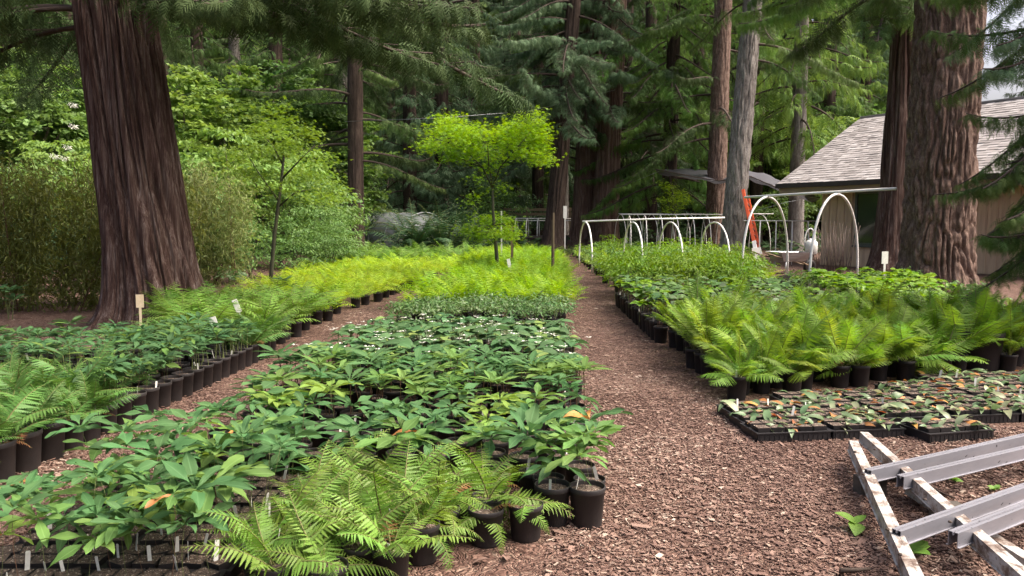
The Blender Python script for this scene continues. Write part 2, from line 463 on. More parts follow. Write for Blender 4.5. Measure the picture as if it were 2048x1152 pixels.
def wood_chips():
    pts = []
    def scatter(n, ylo, yhi, lo, hi, p=1.0):
        y = ylo + (yhi - ylo) * rng.random(n) ** p
        x = lo(y) + (hi(y) - lo(y)) * rng.random(n)
        pts.append(np.stack([x, y], 1))
    scatter(27000, 2.7, 7.5, lambda y: mid_bed_right(y) - .25, lambda y: right_bed_edge(y) + .1)
    scatter(9000, 7.5, 16, lambda y: mid_bed_right(y) - .1, lambda y: right_bed_edge(y) + .1, 1.3)
    scatter(4500, 16, 34, lambda y: mid_bed_right(y) - .1, lambda y: right_bed_edge(y) + .1, 1.3)
    scatter(19000, 2.6, 5.6, lambda y: np.full_like(y, 1.5), lambda y: .66 * y + .2)
    scatter(9000, 3.3, 8, lambda y: left_bed_edge(y) - .1, lambda y: mid_bed_left(y) + .25)
    scatter(7000, 8, 18, lambda y: left_bed_edge(y) - .1, lambda y: mid_bed_left(y) + .15)
    scatter(5000, 8.6, 13, lambda y: np.full_like(y, -8.2), lambda y: np.full_like(y, -4.2))
    scatter(2600, 13.5, 17, lambda y: np.full_like(y, 3.8), lambda y: np.full_like(y, 6.5))
    P = np.vstack(pts)
    n = len(P)
    dist = P[:, 1]
    L = rng.lognormal(math.log(.0125), .5, n) * (1 + .035 * dist); W = np.clip(L * (.25 + .4 * rng.random(n)), .004, .03); T = .0022 + .003 * rng.random(n)
    spl = rng.random(n) < .14
    L = np.where(spl, L * 2.2, L); W = np.where(spl, .0035 + .003 * rng.random(n), W)
    big = rng.random(n) < .02
    L = np.where(big, L * 1.8, L); W = np.where(big, W * 1.7, W)
    az = rng.random(n) * 2 * PI
    ti = rng.normal(0, .14, n); ro = rng.normal(0, .14, n)
    q = np.array([[-.5, -.5, 0], [.5, -.42, 0], [.45, .5, 0], [-.42, .42, 0], [-.5, -.5, 1], [.5, -.42, 1], [.45, .5, 1], [-.42, .42, 1]])
    base = Geo(q, [(4, 5, 6, 7), (0, 1, 5, 4), (1, 2, 6, 5), (2, 3, 7, 6), (3, 0, 4, 7)])
    Z = .002 + .010 * rng.random(n) ** 1.5
    Ms = tr(np.column_stack([P, Z])) @ rz(az) @ rx(ti) @ ry(ro) @ sl(np.column_stack([W, L, T]))
    t = np.clip(rng.beta(2.0, 2.3, n) + (rng.random(n) > .965) * .35, 0, 1)
    patch = vnoise(P[:, 0] * 1.1 + 40, P[:, 1] * .8, 256, 21) * .6 + vnoise(P[:, 0] * 3.1 + 40, P[:, 1] * 2.6, 256, 22) * .4
    t = np.clip(t + (patch - .5) * .55, 0, 1)
    near = dist < 6.6; top = Geo(q[4:], [(0, 1, 2, 3)])
    g = cat([rep(base, Ms[near], t[near]), rep(top, Ms[~near], t[~near])])
    o = link('wood_chips', mesh('wood_chips', g, M['chip'], False))
    tag(o, 'loose reddish bark chips scattered over the paths', 'wood chips', None, 'stuff')
wood_chips()

# ================================================================== plant pieces
def leaf(L=1.0, W=.3, ns=6, nc=2, shape=None, fold=.25, droop=.4, wave=0.0, tw=0.0, serr=0):
    """blade from the origin along +Y, V-folded on the midrib, bending down"""
    shape = shape or (lambda v: np.sin(PI * v ** .8) ** .8)
    v = np.linspace(0, 1, ns + 1)
    u = np.linspace(-1, 1, 2 * nc + 1)
    w = W / 2 * shape(np.clip(v, .012, .992))
    if serr: w = w * (1 + serr * np.where(np.arange(ns + 1) % 2, 1, -1))
    e = -droop * v
    dy = np.cos(e); dz = np.sin(e)
    Y = np.concatenate([[0], np.cumsum((dy[1:] + dy[:-1]) / 2)]) / ns * L
    Z = np.concatenate([[0], np.cumsum((dz[1:] + dz[:-1]) / 2)]) / ns * L
    X = u[None] * w[:, None]
    zz = Z[:, None] + np.abs(X) * fold - (X ** 2) / (W + 1e-6) * fold * .8
    zz = zz + wave * W * np.sin(v * 9)[:, None] * (u ** 2)[None] * np.sign(u)[None] + tw * X * v[:, None]
    V = np.stack([X, np.repeat(Y[:, None], 2 * nc + 1, 1), zz], -1).reshape(-1, 3)
    A = np.zeros((len(V), 3)); A[:, 0] = np.tile(u, ns + 1); A[:, 1] = np.repeat(v, 2 * nc + 1); A[:, 2] = .5
    return Geo(V, gridfaces(ns + 1, 2 * nc + 1), A)
obov = lambda v: np.sin(PI * v ** 1.3) ** .95 * (.2 + .8 * np.minimum(1, v * 2.0))
lanc = lambda v: np.sin(PI * v ** .75) ** .9
ovat = lambda v: np.sin(PI * v ** .62) ** .7
quad_leaf = Geo([(0, 0, 0), (.5, .45, .05), (0, 1, -.12), (-.5, .45, .05)], [(0, 1, 2), (0, 2, 3)], [(0, 0, .5), (1, .5, .5), (0, 1, .5), (-1, .5, .5)])

def pinna(nl=6, w=.16, deep=.35):
    """one leaflet of a frond along +Y, unit length, with forward pointing lobes"""
    V, F = [], []
    ys = np.linspace(0, 1, nl + 1)
    pw = lambda y: w * (1 - y) ** .75 * (1 if y > .02 else .8)
    for i in range(nl + 1): V.append((0, ys[i], 0))
    for s in (-1, 1):
        for i in range(nl):
            d = ys[i + 1] - ys[i]
            b = len(V)
            V.append((s * pw(ys[i]) * .62, ys[i] + d * .12, .015)); V.append((s * pw(ys[i + 1] * .9 + .1 * ys[i]) * 1.12 + s * .012, ys[i + 1] + d * .1 * deep, -.015))
            F.append((i, b, b + 1, i + 1) if s > 0 else (i + 1, b + 1, b, i))
    return Geo(V, F)
pin_lo = Geo([(0, 0, 0), (.10, .3, .02), (0, 1, -.05), (-.10, .3, .02)], [(0, 1, 2), (0, 2, 3)])
PIN = {'hi': pinna(9, .115, .6), 'mid': pinna(6, .12, .6), 'lo': pin_lo}

def frond(L, npair, lod, kind, e0, bend, width=.22, r=None, rach=True, stipe=.16, fw0=12):
    """frond rising from the origin at elevation e0 in the YZ plane and arching over"""
    r = r or rng
    n = 9
    t = np.linspace(0, 1, n * 4)
    e = e0 - bend * t ** 1.3
    y = np.concatenate([[0], np.cumsum(np.cos((e[1:] + e[:-1]) / 2))]) / (len(t) - 1) * L
    z = np.concatenate([[0], np.cumsum(np.sin((e[1:] + e[:-1]) / 2))]) / (len(t) - 1) * L
    tp = stipe + (1 - stipe) * np.linspace(0, 1, npair) ** .95
    q = (tp - stipe) / (1 - stipe)
    if kind == 'sword': ln = (1 - q) ** .62 * (.78 + .22 * np.minimum(1, q * 5))
    elif kind == 'lady': ln = np.sin(PI * (.16 + .83 * q) ** .9) ** .85
    else: ln = np.sin(PI * (.06 + .93 * q) ** 1.25) ** .8
    ln = np.clip(ln, .03, 1) * width * L
    gs = []; tn = float(np.clip(.5 + r.normal(0, .2), 0, 1))
    for s in (-1, 1):
        k = npair
        tt = np.clip(tp + s * .25 / npair, 0, 1)
        py, pz, pe = np.interp(tt, t, y), np.interp(tt, t, z), np.interp(tt, t, e)
        fw = Rd(fw0) + Rd(38) * q ** 2 + r.normal(0, .06, k)
        Ms = tr(np.column_stack([np.zeros(k), py, pz])) @ rx(pe) @ rz(-s * (PI / 2 - fw)) @ rx(-.12 - .25 * r.random(k)) @ ry(r.normal(0, .22, k)) @ sl(np.column_stack([ln * .9 + .012 * L, ln, ln]))
        gs.append(rep(PIN[lod], Ms, np.full(k, tn)))
    if rach:
        idx = np.linspace(0, len(t) - 1, 6 if lod != 'hi' else 10).astype(int)
        P = np.column_stack([np.zeros(len(idx)), y[idx], z[idx]])
        gs.append(setm(tube(P, np.linspace(.006, .0015, len(idx)) * (L / .5) ** .5, 3, cap=False), 1))
    return cat(gs)

def stemgeo(h=1.0, r=.003, lean=.05, k=5):
    t = np.linspace(0, 1, 5)
    return tube(np.column_stack([lean * np.sin(t * 2.2), lean * t ** 2 * .6, t * h]), np.linspace(r * 1.25, r, 5), k)

def whorl_mats(n, r, elev=(.15, .5), s=(.85, 1.1)):
    az = np.linspace(0, 2 * PI, n, endpoint=False) + r.normal(0, .13, n) + r.random() * 6
    return az, r.uniform(elev[0], elev[1], n), r.normal(0, .2, n), r.uniform(s[0], s[1], n)

# leaf meshes that near plants share
LEAF_NEAR = [leaf(.15, .040, 13, 2, obov, .4, .18 + .2 * i, .14 * (-1) ** i, .18 * (i - 1), .05) for i in range(4)]
def leaf_variants(matname):
    return [mesh('leaf', g, M[matname]) for g in LEAF_NEAR]
LEAF_SPOILT = [mesh('leaf', g, M['orange_leaf']) for g in LEAF_NEAR[2:]]
LEAVES = {k: leaf_variants(k) for k in ('palm', 'palm_mid', 'palm_lime', 'palm_dark')}
STEM = [mesh('stem', stemgeo(1, .0032, .05), M['stem']), mesh('stem', stemgeo(1, .0032, -.08), M['stem_brown']), mesh('stem', stemgeo(1, .003, .12), M['stem'])]

def pot_mesh(h, r, name='pot'):
    p = [(0, .0), (r * .80, 0), (r * .84, .008), (r * .97, h * .86), (r * 1.0, h * .865), (r * 1.02, h * .885), (r * 1.03, h * .99), (r * 1.015, h), (r * .965, h), (r * .955, h * .97), (r * .93, h * .84)]
    return mesh(name, lathe(p, 26), M['pot'])
POTS = [(pot_mesh(.20, .088), .20, .088), (pot_mesh(.17, .082), .17, .082), (pot_mesh(.24, .105), .24, .105)]
def soil_mesh(r):
    k = 18
    a = np.linspace(0, 2 * PI, k, endpoint=False)
    V = [(0, 0, .008)] + [(.55 * r * math.cos(x), .55 * r * math.sin(x), .006 * random.random()) for x in a] + [(r * math.cos(x), r * math.sin(x), 0) for x in a]
    F = [(0, 1 + i, 1 + (i + 1) % k, -1) for i in range(k)] + [(1 + i, 1 + k + i, 1 + k + (i + 1) % k, 1 + (i + 1) % k) for i in range(k)]
    return mesh('soil', Geo(V, F), M['soil'])
SOILS = [soil_mesh(p[2] * .95) for p in POTS]
def square_pot_mesh(s, h):
    b = s * .42; t = s * .5; w = .0025
    rings = [(b, 0), (t, h), (t - w, h), (t - w - .002, h * .75)]
    V = []
    for (q, z) in rings: V += [(-q, -q, z), (q, -q, z), (q, q, z), (-q, q, z)]
    V = np.array(V); F = list(map(tuple, gridfaces(4, 4, True))) + [(3, 2, 1, 0)]
    return mesh('pot', Geo(V, F), M['pot'], False)
SQ = (square_pot_mesh(.095, .09), .09, .047)
_sg = Geo([(-.045, -.045, 0), (.045, -.045, .002), (.045, .045, 0), (-.045, .045, .003), (0, 0, .007)], [(0, 1, 4), (1, 2, 4), (2, 3, 4), (3, 0, 4)])
SQ_SOIL = mesh('soil', _sg, M['soil'])
def tag_mesh(mat, w=.016, h=.10):
    V = [(-w / 2 * .4, 0, 0), (w / 2 * .4, 0, 0), (w / 2, 0, h * .3), (-w / 2, 0, h * .3), (w / 2, 0, h * .96), (-w / 2, 0, h * .96), (w / 2 * .7, 0, h), (-w / 2 * .7, 0, h)]
    V = np.array(V); V2 = V + [0, .0012, 0]
    F = [(0, 1, 2, 3), (3, 2, 4, 5), (5, 4, 6, 7)]
    F2 = [tuple(8 + i for i in f[::-1]) for f in F]
    side = [(1, 9, 10, 2), (2, 10, 12, 4), (4, 12, 14, 6), (0, 3, 11, 8), (3, 5, 13, 11), (5, 7, 15, 13), (6, 14, 15, 7)]
    return mesh('plant_tag', Geo(np.vstack([V, V2]), F + F2 + side), mat, False)
TAG = tag_mesh(M['tag'])

def add_pot(t, k):
    """pot and soil of a potted plant; gives the soil height"""
    if k == 'sq':
        link('pot', SQ[0], t); link('soil', SQ_SOIL, t, mx((0, 0, .0865))); return .0865
    me, h, r = POTS[k]
    link('pot', me, t, mx((0, 0, 0), (0, 0, random.random() * 6)))
    link('soil', SOILS[k], t, mx((0, 0, h * .88), (0, 0, random.random() * 6)))
    return h * .88
def add_tag(t, z, r=.06):
    a = random.random() * 6
    link('plant_tag', TAG, t, mx((r * math.cos(a), r * math.sin(a), z - .025), (random.gauss(0, .12), random.gauss(0, .12), random.gauss(0, .7)), random.uniform(.8, 1.15)))

# joined foliage for the plants whose leaves cannot be told apart
def whorl_plant(r, nst, h, Ll, g0, spread=.05, nleaf=(8, 11), elev=(.1, .6)):
    gs = []
    for i in range(nst):
        hh = h * r.uniform(.7, 1.15); b = r.normal(0, spread, 2); lean = r.normal(0, .12, 2)
        top = np.array([b[0] + lean[0] * hh, b[1] + lean[1] * hh, hh])
        gs.append(setm(tube([(b[0], b[1], 0), (b[0] + lean[0] * hh * .4, b[1] + lean[1] * hh * .4, hh * .5), top], .0032, 4, cap=False), 1))
        n = r.integers(*nleaf)
        az, el, ro, s = whorl_mats(n, r, elev)
        Ms = tr(np.repeat(top[None], n, 0)) @ rz(az) @ rx(el) @ ry(ro) @ sl(s * Ll * r.uniform(.8, 1.15))
        gs.append(rep(g0, Ms, np.clip(r.random() * .7 + r.random(n) * .3, 0, 1)))
    return cat(gs)
def fern_plant(r, nf, L, lod, kind, e=(.5, 1.2), bend=(.7, 1.5), npair=16, width=.22, rach=True):
    gs = []
    for i in range(nf):
        f = frond(L * r.uniform(.65, 1.1), npair, lod, kind, r.uniform(*e), r.uniform(*bend), width, r, rach)
        M_ = tr([(r.normal(0, .015), r.normal(0, .015), 0)]) @ rz(i / nf * 2 * PI + r.normal(0, .35)) @ ry(r.normal(0, .2))
        gs.append(xf(f, M_))
    return cat(gs)
def bushy_plant(r, w, h, n, g0, Ll, flat=.4, nst=7, nclump=None):
    """leaves in uneven clumps through the volume, on thin stems"""
    gs = []
    nc = nclump or max(5, n // 14)
    a = r.random(nc) * 2 * PI; rad = np.sqrt(r.random(nc)) * w / 2
    cz = h * (.25 + .75 * r.random(nc) ** .7) * (1 - .35 * (rad / (w / 2)) ** 2)
    cc = np.column_stack([rad * np.cos(a), rad * np.sin(a), cz])
    k = r.integers(0, nc, n)
    sp = w / math.sqrt(nc) * .55
    P = cc[k] + r.normal(0, 1, (n, 3)) * [sp, sp, sp * flat]
    P[:, 2] = np.clip(P[:, 2], .02, None)
    az = np.arctan2(P[:, 1], P[:, 0]) - PI / 2 + r.normal(0, .9, n)
    Ms = tr(P) @ rz(az) @ rx(r.normal(-.15, .4, n)) @ ry(r.normal(0, .4, n)) @ sl(Ll * r.uniform(.6, 1.2, n))
    gs.append(rep(g0, Ms, np.clip(r.random(nc)[k] * .6 + r.random(n) * .4, 0, 1)))
    for i in range(nst):
        c = cc[r.integers(0, nc)]
        gs.append(setm(tube([(0, 0, 0), c * [.35, .35, .55], c], [.004 * (h / .5), .003 * (h / .5), .0015], 3, cap=False), 1))
    return cat(gs)

R_ = lambda s: np.random.default_rng(s)
def variants(name, n, fn, mats, seed=0):
    return [mesh(name, fn(R_(seed + i)), mats) for i in range(n)]
lf_mid = leaf(1, .27, 5, 1, obov, .35, .35)
lf_tri = leaf(1, .72, 5, 1, ovat, .25, .6)
lf_sm = leaf(1, .5, 2, 1, ovat, .3, .5)
lf_lan = leaf(1, .3, 3, 1, lanc, .3, .7)
FOL = {}
FOL['palm'] = variants('foliage', 8, lambda r: whorl_plant(r, r.integers(2, 4), .19, .15, lf_mid, .035), [M['palm'], M['stem_brown']], 10)
for i_ in (2, 5): FOL['palm'][i_].materials[0] = M['palm_mid']
for i_ in (7,): FOL['palm'][i_].materials[0] = M['palm_lime']
FOL['palm_dark'] = variants('foliage', 6, lambda r: whorl_plant(r, r.integers(2, 5), .22, .145, lf_mid, .04), [M['palm_dark'], M['stem']], 30)
def trill(r):
    g = whorl_plant(r, r.integers(2, 4), .22, .13, lf_tri, .045, (3, 5), (-.05, .35))
    pet = leaf(.036, .02, 2, 1, lanc, .2, .3)
    gs = [g]
    for i in range(r.integers(0, 4)):
        top = np.array([r.normal(0, .06), r.normal(0, .06), r.uniform(.23, .29)])
        Ms = tr(np.repeat(top[None], 3, 0)) @ rz(np.array([0, 2.1, 4.2]) + r.random()) @ rx(np.full(3, .3))
        gs.append(setm(rep(pet, Ms, r.random(3)), 2))
        gs.append(setm(tube([top - [0, 0, .07], top], .0015, 3, cap=False), 1))
    return cat(gs)
FOL['trill'] = variants('foliage', 8, trill, [M['trill'], M['stem'], M['petal']], 50)
FOL['pale'] = variants('foliage', 6, lambda r: bushy_plant(r, .17, .13, 46, lf_sm, .042, .35, 5), [M['pale_small'], M['stem']], 70)
FOL['bushy'] = variants('foliage', 6, lambda r: bushy_plant(r, .36, .24, 150, lf_sm, .055, .3, 10), [M['bushy'], M['stem']], 80)
FOL['fern_front'] = None
def ferns(key, n, nf, L, lod, kind, seed, mat, **kw):
    FOL[key] = variants('foliage', n, lambda r: fern_plant(r, nf + r.integers(-2, 3), L, lod, kind, **kw), [M[mat], M['rach']], seed)
ferns('fern_left', 5, 11, .42, 'mid', 'lady', 100, 'fern_left', npair=15)
ferns('fern_yellow', 6, 13, .42, 'lo', 'lady', 120, 'fern_yellow', npair=13, e=(.7, 1.35), rach=False)
ferns('fern_lime', 6, 17, .56, 'lo', 'lady', 140, 'fern_lime', npair=14, e=(.8, 1.45), bend=(.6, 1.2), rach=False)
ferns('fern_green', 5, 13, .58, 'mid', 'lady', 160, 'fern_green', npair=15, e=(.7, 1.4))
ferns('fern_dark', 4, 30, 1.5, 'mid', 'sword', 180, 'fern_dark', npair=24, width=.15, e=(.8, 1.5), bend=(.9, 2.0))
ferns('fern_sword', 4, 16, .75, 'lo', 'sword', 190, 'fern_left', npair=22, width=.13, e=(.6, 1.3))

# fronds that near ferns share
def frond_set(mat, n, L, lod, kind, e, bend, npair, width, seed, stipe=.16):
    r = R_(seed)
    return [mesh('frond', frond(L, npair, lod, kind, e[0] + (e[1] - e[0]) * i / (n - 1), r.uniform(*bend), width, r, True, stipe), [M[mat], M['rach']]) for i in range(n)]
FR = {}
M['frond_brown'] = leaf_mat('withered_frond', (.20, .105, .045), .05, .5, .8, .15, 0, .1)
FR['brown'] = frond_set('frond_brown', 3, .34, 'mid', 'lady', (.1, .7), (1.0, 1.9), 15, .2, 205)
FR['front'] = frond_set('fern_front', 8, .40, 'hi', 'sword', (.15, 1.3), (.7, 1.8), 19, .26, 201)
FR['left'] = frond_set('fern_left', 7, .50, 'hi', 'lady', (.6, 1.45), (.6, 1.4), 22, .22, 202)
PIN['lacy'] = pinna(10, .085, .6)
FR['right_lady'] = frond_set('fern_right', 9, .62, 'lacy', 'lady', (.45, 1.45), (.3, 1.5), 24, .25, 204, .2)
FR['right'] = frond_set('fern_right', 9, .70, 'lacy', 'ostrich', (.8, 1.5), (.2, 1.0), 30, .16, 203, .14)

def near_fern(name, label, group, x, y, key, nf, pot, s=1.0, tagp=.0):
    t = thing(name, label, 'fern', (x, y, 0), random.random() * 6, group)
    z = add_pot(t, pot)
    fs = FR[key]
    for i in range(nf):
        k = min(len(fs) - 1, max(0, int(random.gauss(len(fs) * .5, len(fs) * .3))))
        dead = random.random() < .06
        link('frond', FR['brown'][random.randrange(3)] if dead else fs[k], t, mx((random.gauss(0, .012), random.gauss(0, .012), z - .01), (random.gauss(0, .16), random.gauss(0, .26), i / nf * 2 * PI + random.gauss(0, .3)), s * random.uniform(.6, 1.1)))
    if random.random() < tagp: add_tag(t, z)
    return t

def near_whorl(name, label, group, x, y, pot, nst, h, s=1.0, mk='palm', tagp=.3, nl=(7, 10), cat_='plant'):
    t = thing(name, label, cat_, (x, y, 0), random.random() * 6, group)
    z = add_pot(t, pot)
    if mk == 'palm': mk = random.choices(('palm', 'palm_mid', 'palm_lime'), (6, 3, .9))[0]
    sp = .02 if pot == 'sq' else .035
    for i in range(nst):
        hh = h * random.uniform(.75, 1.2)
        b = (random.gauss(0, sp), random.gauss(0, sp), z - .005)
        rot = Euler((random.gauss(0, .1), random.gauss(0, .1), random.random() * 6))
        k = random.randrange(3)
        sm = Matrix.LocRotScale(Vector(b), rot, Vector((hh, hh, hh)))
        link('stem', STEM[k], t, sm)
        lean = (.05, -.08, .12)[k]
        top = sm @ Vector((lean * math.sin(2.2), lean * .6, 1.0))
        n = random.randint(*nl)
        a0 = random.random() * 6
        ss = s * random.uniform(.85, 1.15)
        eb = random.uniform(.05, .45)
        for j in range(n):
            link('leaf', LEAVES[mk][random.randrange(4)] if random.random() > .006 else LEAF_SPOILT[random.randrange(2)], t, Matrix.Translation(top) @ Matrix.Rotation(a0 + j / n * 2 * PI + random.gauss(0, .12), 4, 'Z') @ Matrix.Rotation(eb + random.gauss(0, .2), 4, 'X') @ Matrix.Rotation(random.gauss(0, .2), 4, 'Y') @ Matrix.Scale(ss * random.uniform(.85, 1.12), 4))
    if random.random() < tagp: add_tag(t, z, .03 if pot == 'sq' else .06)
    return t

def potted(name, label, group, x, y, fol, pot, s=1.0, tagp=0.0, cat_='plant', z0=0):
    me = random.choice(FOL[fol])
    if pot is None:
        o = link(name, me, None, mx((x, y, z0), (0, 0, random.random() * 6), s))
        return tag(o, label, cat_, group)
    t = thing(name, label, cat_, (x, y, 0), random.random() * 6, group)
    z = add_pot(t, pot)
    link('foliage', me, t, mx((0, 0, z - .005), (0, 0, 0), s))
    if random.random() < tagp: add_tag(t, z)
    return t

def rows(y0, y1, dy, xl, xr, dx, jit=.02, fromright=True):
    """planting rows: (row, place in row, x, y)"""
    i, y = 0, y0
    while y < y1:
        a, b = xl(y), xr(y)
        n = max(1, int((b - a) / dx))
        for j in range(n):
            x = (b - (j + .5 + .25 * (i % 2)) * dx) if fromright else (a + (j + .5 + .25 * (i % 2)) * dx)
            yield i, j, x + random.gauss(0, jit), y + random.gauss(0, jit)
        i += 1; y += dy

def tray(label, x, y, rot, w=.52, d=.27, h=.06, z=0.0, group=None):
    """open nursery flat with a rolled rim and ribbed sides"""
    t = .004
    gs = [box(-w / 2, w / 2, -d / 2, d / 2, 0, t)]
    for s in (-1, 1):
        gs.append(box(-w / 2, w / 2, s * d / 2 - t / 2, s * d / 2 + t / 2, t, h))
        gs.append(box(s * w / 2 - t / 2, s * w / 2 + t / 2, -d / 2 + t / 2, d / 2 - t / 2, t, h))
    ribs = []
    for k in range(15):
        u = -w / 2 + w * (k + .5) / 15
        for s in (-1, 1): ribs.append(box(u - .004, u + .004, s * (d / 2 + t / 2), s * (d / 2 + t / 2 + .003), .006, h - .012) if s > 0 else box(u - .004, u + .004, -(d / 2 + t / 2 + .003), -(d / 2 + t / 2), .006, h - .012))
    rim = []
    for s in (-1, 1):
        rim.append(box(-w / 2 - .01, w / 2 + .01, s * d / 2 - .01, s * d / 2 + .01, h, h + .007))
        rim.append(box(s * w / 2 - .01, s * w / 2 + .01, -d / 2 + .01, d / 2 - .01, h, h + .007))
    e = thing('nursery_tray', label, 'tray', (x, y, z), rot, group)
    key = (w, d, h)
    if key not in _traycache:
        _traycache[key] = (mesh('tray_body', cat(gs), M['tray'], False), mesh('rib', cat(ribs), M['tray'], False), mesh('rim', cat(rim), M['tray'], False))
    b, rb, rm = _traycache[key]
    link('tray_body', b, e); link('rim', rm, e); link('ribbing', rb, e)['kind'] = 'stuff'
    return e
_traycache = {}
ferns('fern_right', 6, 12, .70, 'mid', 'ostrich', 210, 'fern_right', npair=26, width=.17, e=(.85, 1.48), bend=(.35, .9))
lf_broad = leaf(1, .85, 5, 1, ovat, .18, .55)
FOL['stemmy'] = variants('foliage', 6, lambda r: whorl_plant(r, r.integers(3, 6), .36, .14, lf_broad, .06, (3, 5), (-.1, .3)), [M['bushy'], M['stem_brown']], 230)
FOL['lime_palm'] = variants('foliage', 6, lambda r: whorl_plant(r, r.integers(4, 7), .34, .13, lf_broad, .07, (4, 7), (-.1, .3)), [M['shrub_lime'], M['stem']], 240)
FOL['lime_bush'] = variants('foliage', 5, lambda r: bushy_plant(r, .62, .52, 420, lf_lan, .075, .35, 12), [M['shrub_lime'], M['stem']], 250)
FOL['green_bush'] = variants('foliage', 5, lambda r: bushy_plant(r, .5, .36, 220, lf_sm, .075, .3, 10), [M['fern_green'], M['stem']], 260)
FOL['mid_bush'] = variants('foliage', 4, lambda r: bushy_plant(r, .5, .40, 240, lf_sm, .07, .35, 10), [M['shrub_mid'], M['stem']], 270)
FOL['pale_bush'] = variants('foliage', 4, lambda r: bushy_plant(r, .5, .28, 240, lf_sm, .06, .3, 10), [M['shrub_bright'], M['stem']], 280)
def sprout(r):
    gs = []
    g0 = leaf(1, .34, 5, 1, lanc, .35, 1.3)
    n = r.integers(2, 6)
    az = r.random(n) * 6.3
    Ms = tr(np.column_stack([r.normal(0, .014, (n, 2)), np.zeros(n)])) @ rz(az) @ rx(r.uniform(.2, 1.1, n)) @ ry(r.normal(0, .5, n)) @ sl(r.uniform(.08, .16, n))
    for k in range(n):
        u = r.random()
        gs.append(setm(rep(g0, Ms[k:k + 1], r.random(1)), 0 if u < .82 else 1))
    return cat(gs)
FOL['sprout'] = [mesh('foliage', sprout(R_(300 + i)), [M['pale_small'], M['orange_leaf']]) for i in range(9)]

# ================================================================== the beds of potted plants
# --- middle bed, front: ferns in black pots
spots = [(-.50, 3.13, 'yellow-green fern spilling fronds over its black pot at the bottom edge'),
         (-.12, 3.56, 'fern in the black pot left of the corner ferns, one dark frond hanging'),
         (.065, 3.62, 'fern with one pale silvery frond in the pot beside the corner plants')]
for x, y, l in spots: near_fern('potted_fern', l, 'ferns at the front of the middle bed', x, y, 'front', 11 if x < -.3 else 7, 1, 1.0 if x < -.3 else .66, .4)
xr = lambda y: -.62 if y < 3.1 else (-.3 if y < 3.4 else (-.2 if y < 3.7 else -.02))
for i, j, x, y in rows(2.98, 4.1, .19, lambda y: -1.12, xr, .195, .012):
    if y < 3.5 and abs(x + .5) < .12 and abs(y - 3.13) < .12: continue
    near_fern('potted_fern', f'yellow-green fern in front block of middle bed, {ORD[i]} row from bottom, {ORD[j]} from right', 'ferns at the front of the middle bed', x, y, 'front', random.randint(8, 11), 1, random.uniform(.85, 1.05), .2)
# --- front right corner of the middle bed: whorled plants in pots, one by one
for x, y, h, n, l in [(.37, 3.78, .20, 1, 'single-stemmed seedling in the black corner pot with white tag beside the path'),
                      (.40, 3.98, .22, 3, 'tall many-leaved plant in the pot just behind the corner pot'),
                      (.20, 3.80, .16, 1, 'short whorled plant in the pot left of the corner pot'),
                      (.19, 4.0, .18, 2, 'whorled plant two pots back from the corner, left column')]:
    near_whorl('whorled_plant', l, 'whorled plants in the middle bed', x, y, 0 if y < 3.9 else 1, n, h, 1.35, 'palm', 1 if n == 1 else .3)
# --- front left: trays of whorled seedlings
k = 0
for i in range(6):
    for j in range(2):
        x, y = -1.98 + j * .54 + i * .02, 3.0 + i * .235
        tray(f'black flat of tall whorled seedlings, {ORD[i]} row from bottom, {"left" if j == 0 else "right"} column', x, y, .0, .52, .215, group='seedling flats at lower left')
        for a in range(5):
            for b in range(2):
                px, py = x - .2 + a * .1, y - .05 + b * .1
                if random.random() < (.6 if i == 0 and b == 0 else .7):
                    near_whorl('seedling', f'tall whorled seedling, lower left flats, {ORD[i * 2 + b]} line from bottom, {ORD[j * 5 + a]} from left', 'whorled seedlings in flats', px, py, 'sq', 1, random.uniform(.18, .38), random.uniform(1.0, 1.5), 'palm', .45, (6, 9))
                else:
                    t = thing('seedling_pot', f'bare square pot, lower left flats, {ORD[i * 2 + b]} line from bottom, {ORD[j * 5 + a]} from left', 'pot', (px, py, 0), 0, 'square pots without growth')
                    add_pot(t, 'sq')
                    if random.random() < .35: add_tag(t, .078, .03)
# --- middle bed: whorled plants
def mid_l(y): return -1.0 if y < 4.4 else mid_bed_left(y)
for i, j, x, y in rows(4.2, 6.35, .235, mid_l, lambda y: mid_bed_right(y) + .05, .24, .03):
    l = f'whorled-leaf plant of middle bed, {ORD[i]} row behind front ferns, {ORD[j]} from right path'
    if y < 5.3: near_whorl('whorled_plant', l, 'whorled plants in the middle bed', x, y, 1, random.choice((1, 1, 2)), random.uniform(.14, .25), random.uniform(1.1, 1.5), 'palm', .2)
    else: potted('whorled_plant', l, 'whorled plants in the middle bed', x, y, 'palm', 1, random.uniform(1.0, 1.4), .12)
# --- middle bed: broad three-leaved plants with white flowers
for i, j, x, y in rows(6.45, 8.85, .225, lambda y: mid_bed_left(y) - .08, lambda y: mid_bed_right(y) + .05, .235, .025):
    fern = x > -.5 and y < 7.3 and random.random() < .4
    l = f'{"small fern" if fern else "broad-leaved white-flowering plant"} of middle bed, {ORD[i]} row behind whorled plants, {ORD[j]} from right path'
    potted('potted_fern' if fern else 'flowering_plant', l, 'flowering block of the middle bed', x, y, 'fern_left' if fern else 'trill', 1, random.uniform(.65, .8) if fern else random.uniform(.95, 1.25), .12, 'fern' if fern else 'plant')
# --- middle bed: low pale seedlings
for i, j, x, y in rows(8.98, 10.15, .15, lambda y: mid_bed_left(y), lambda y: mid_bed_right(y), .17, .015):
    potted('pale_seedling', f'low pale seedling of middle bed, {ORD[i]} row behind white-flowering block, {ORD[j]} from right path', 'pale seedlings', x, y, 'pale', 'sq', random.uniform(.9, 1.3), .25)
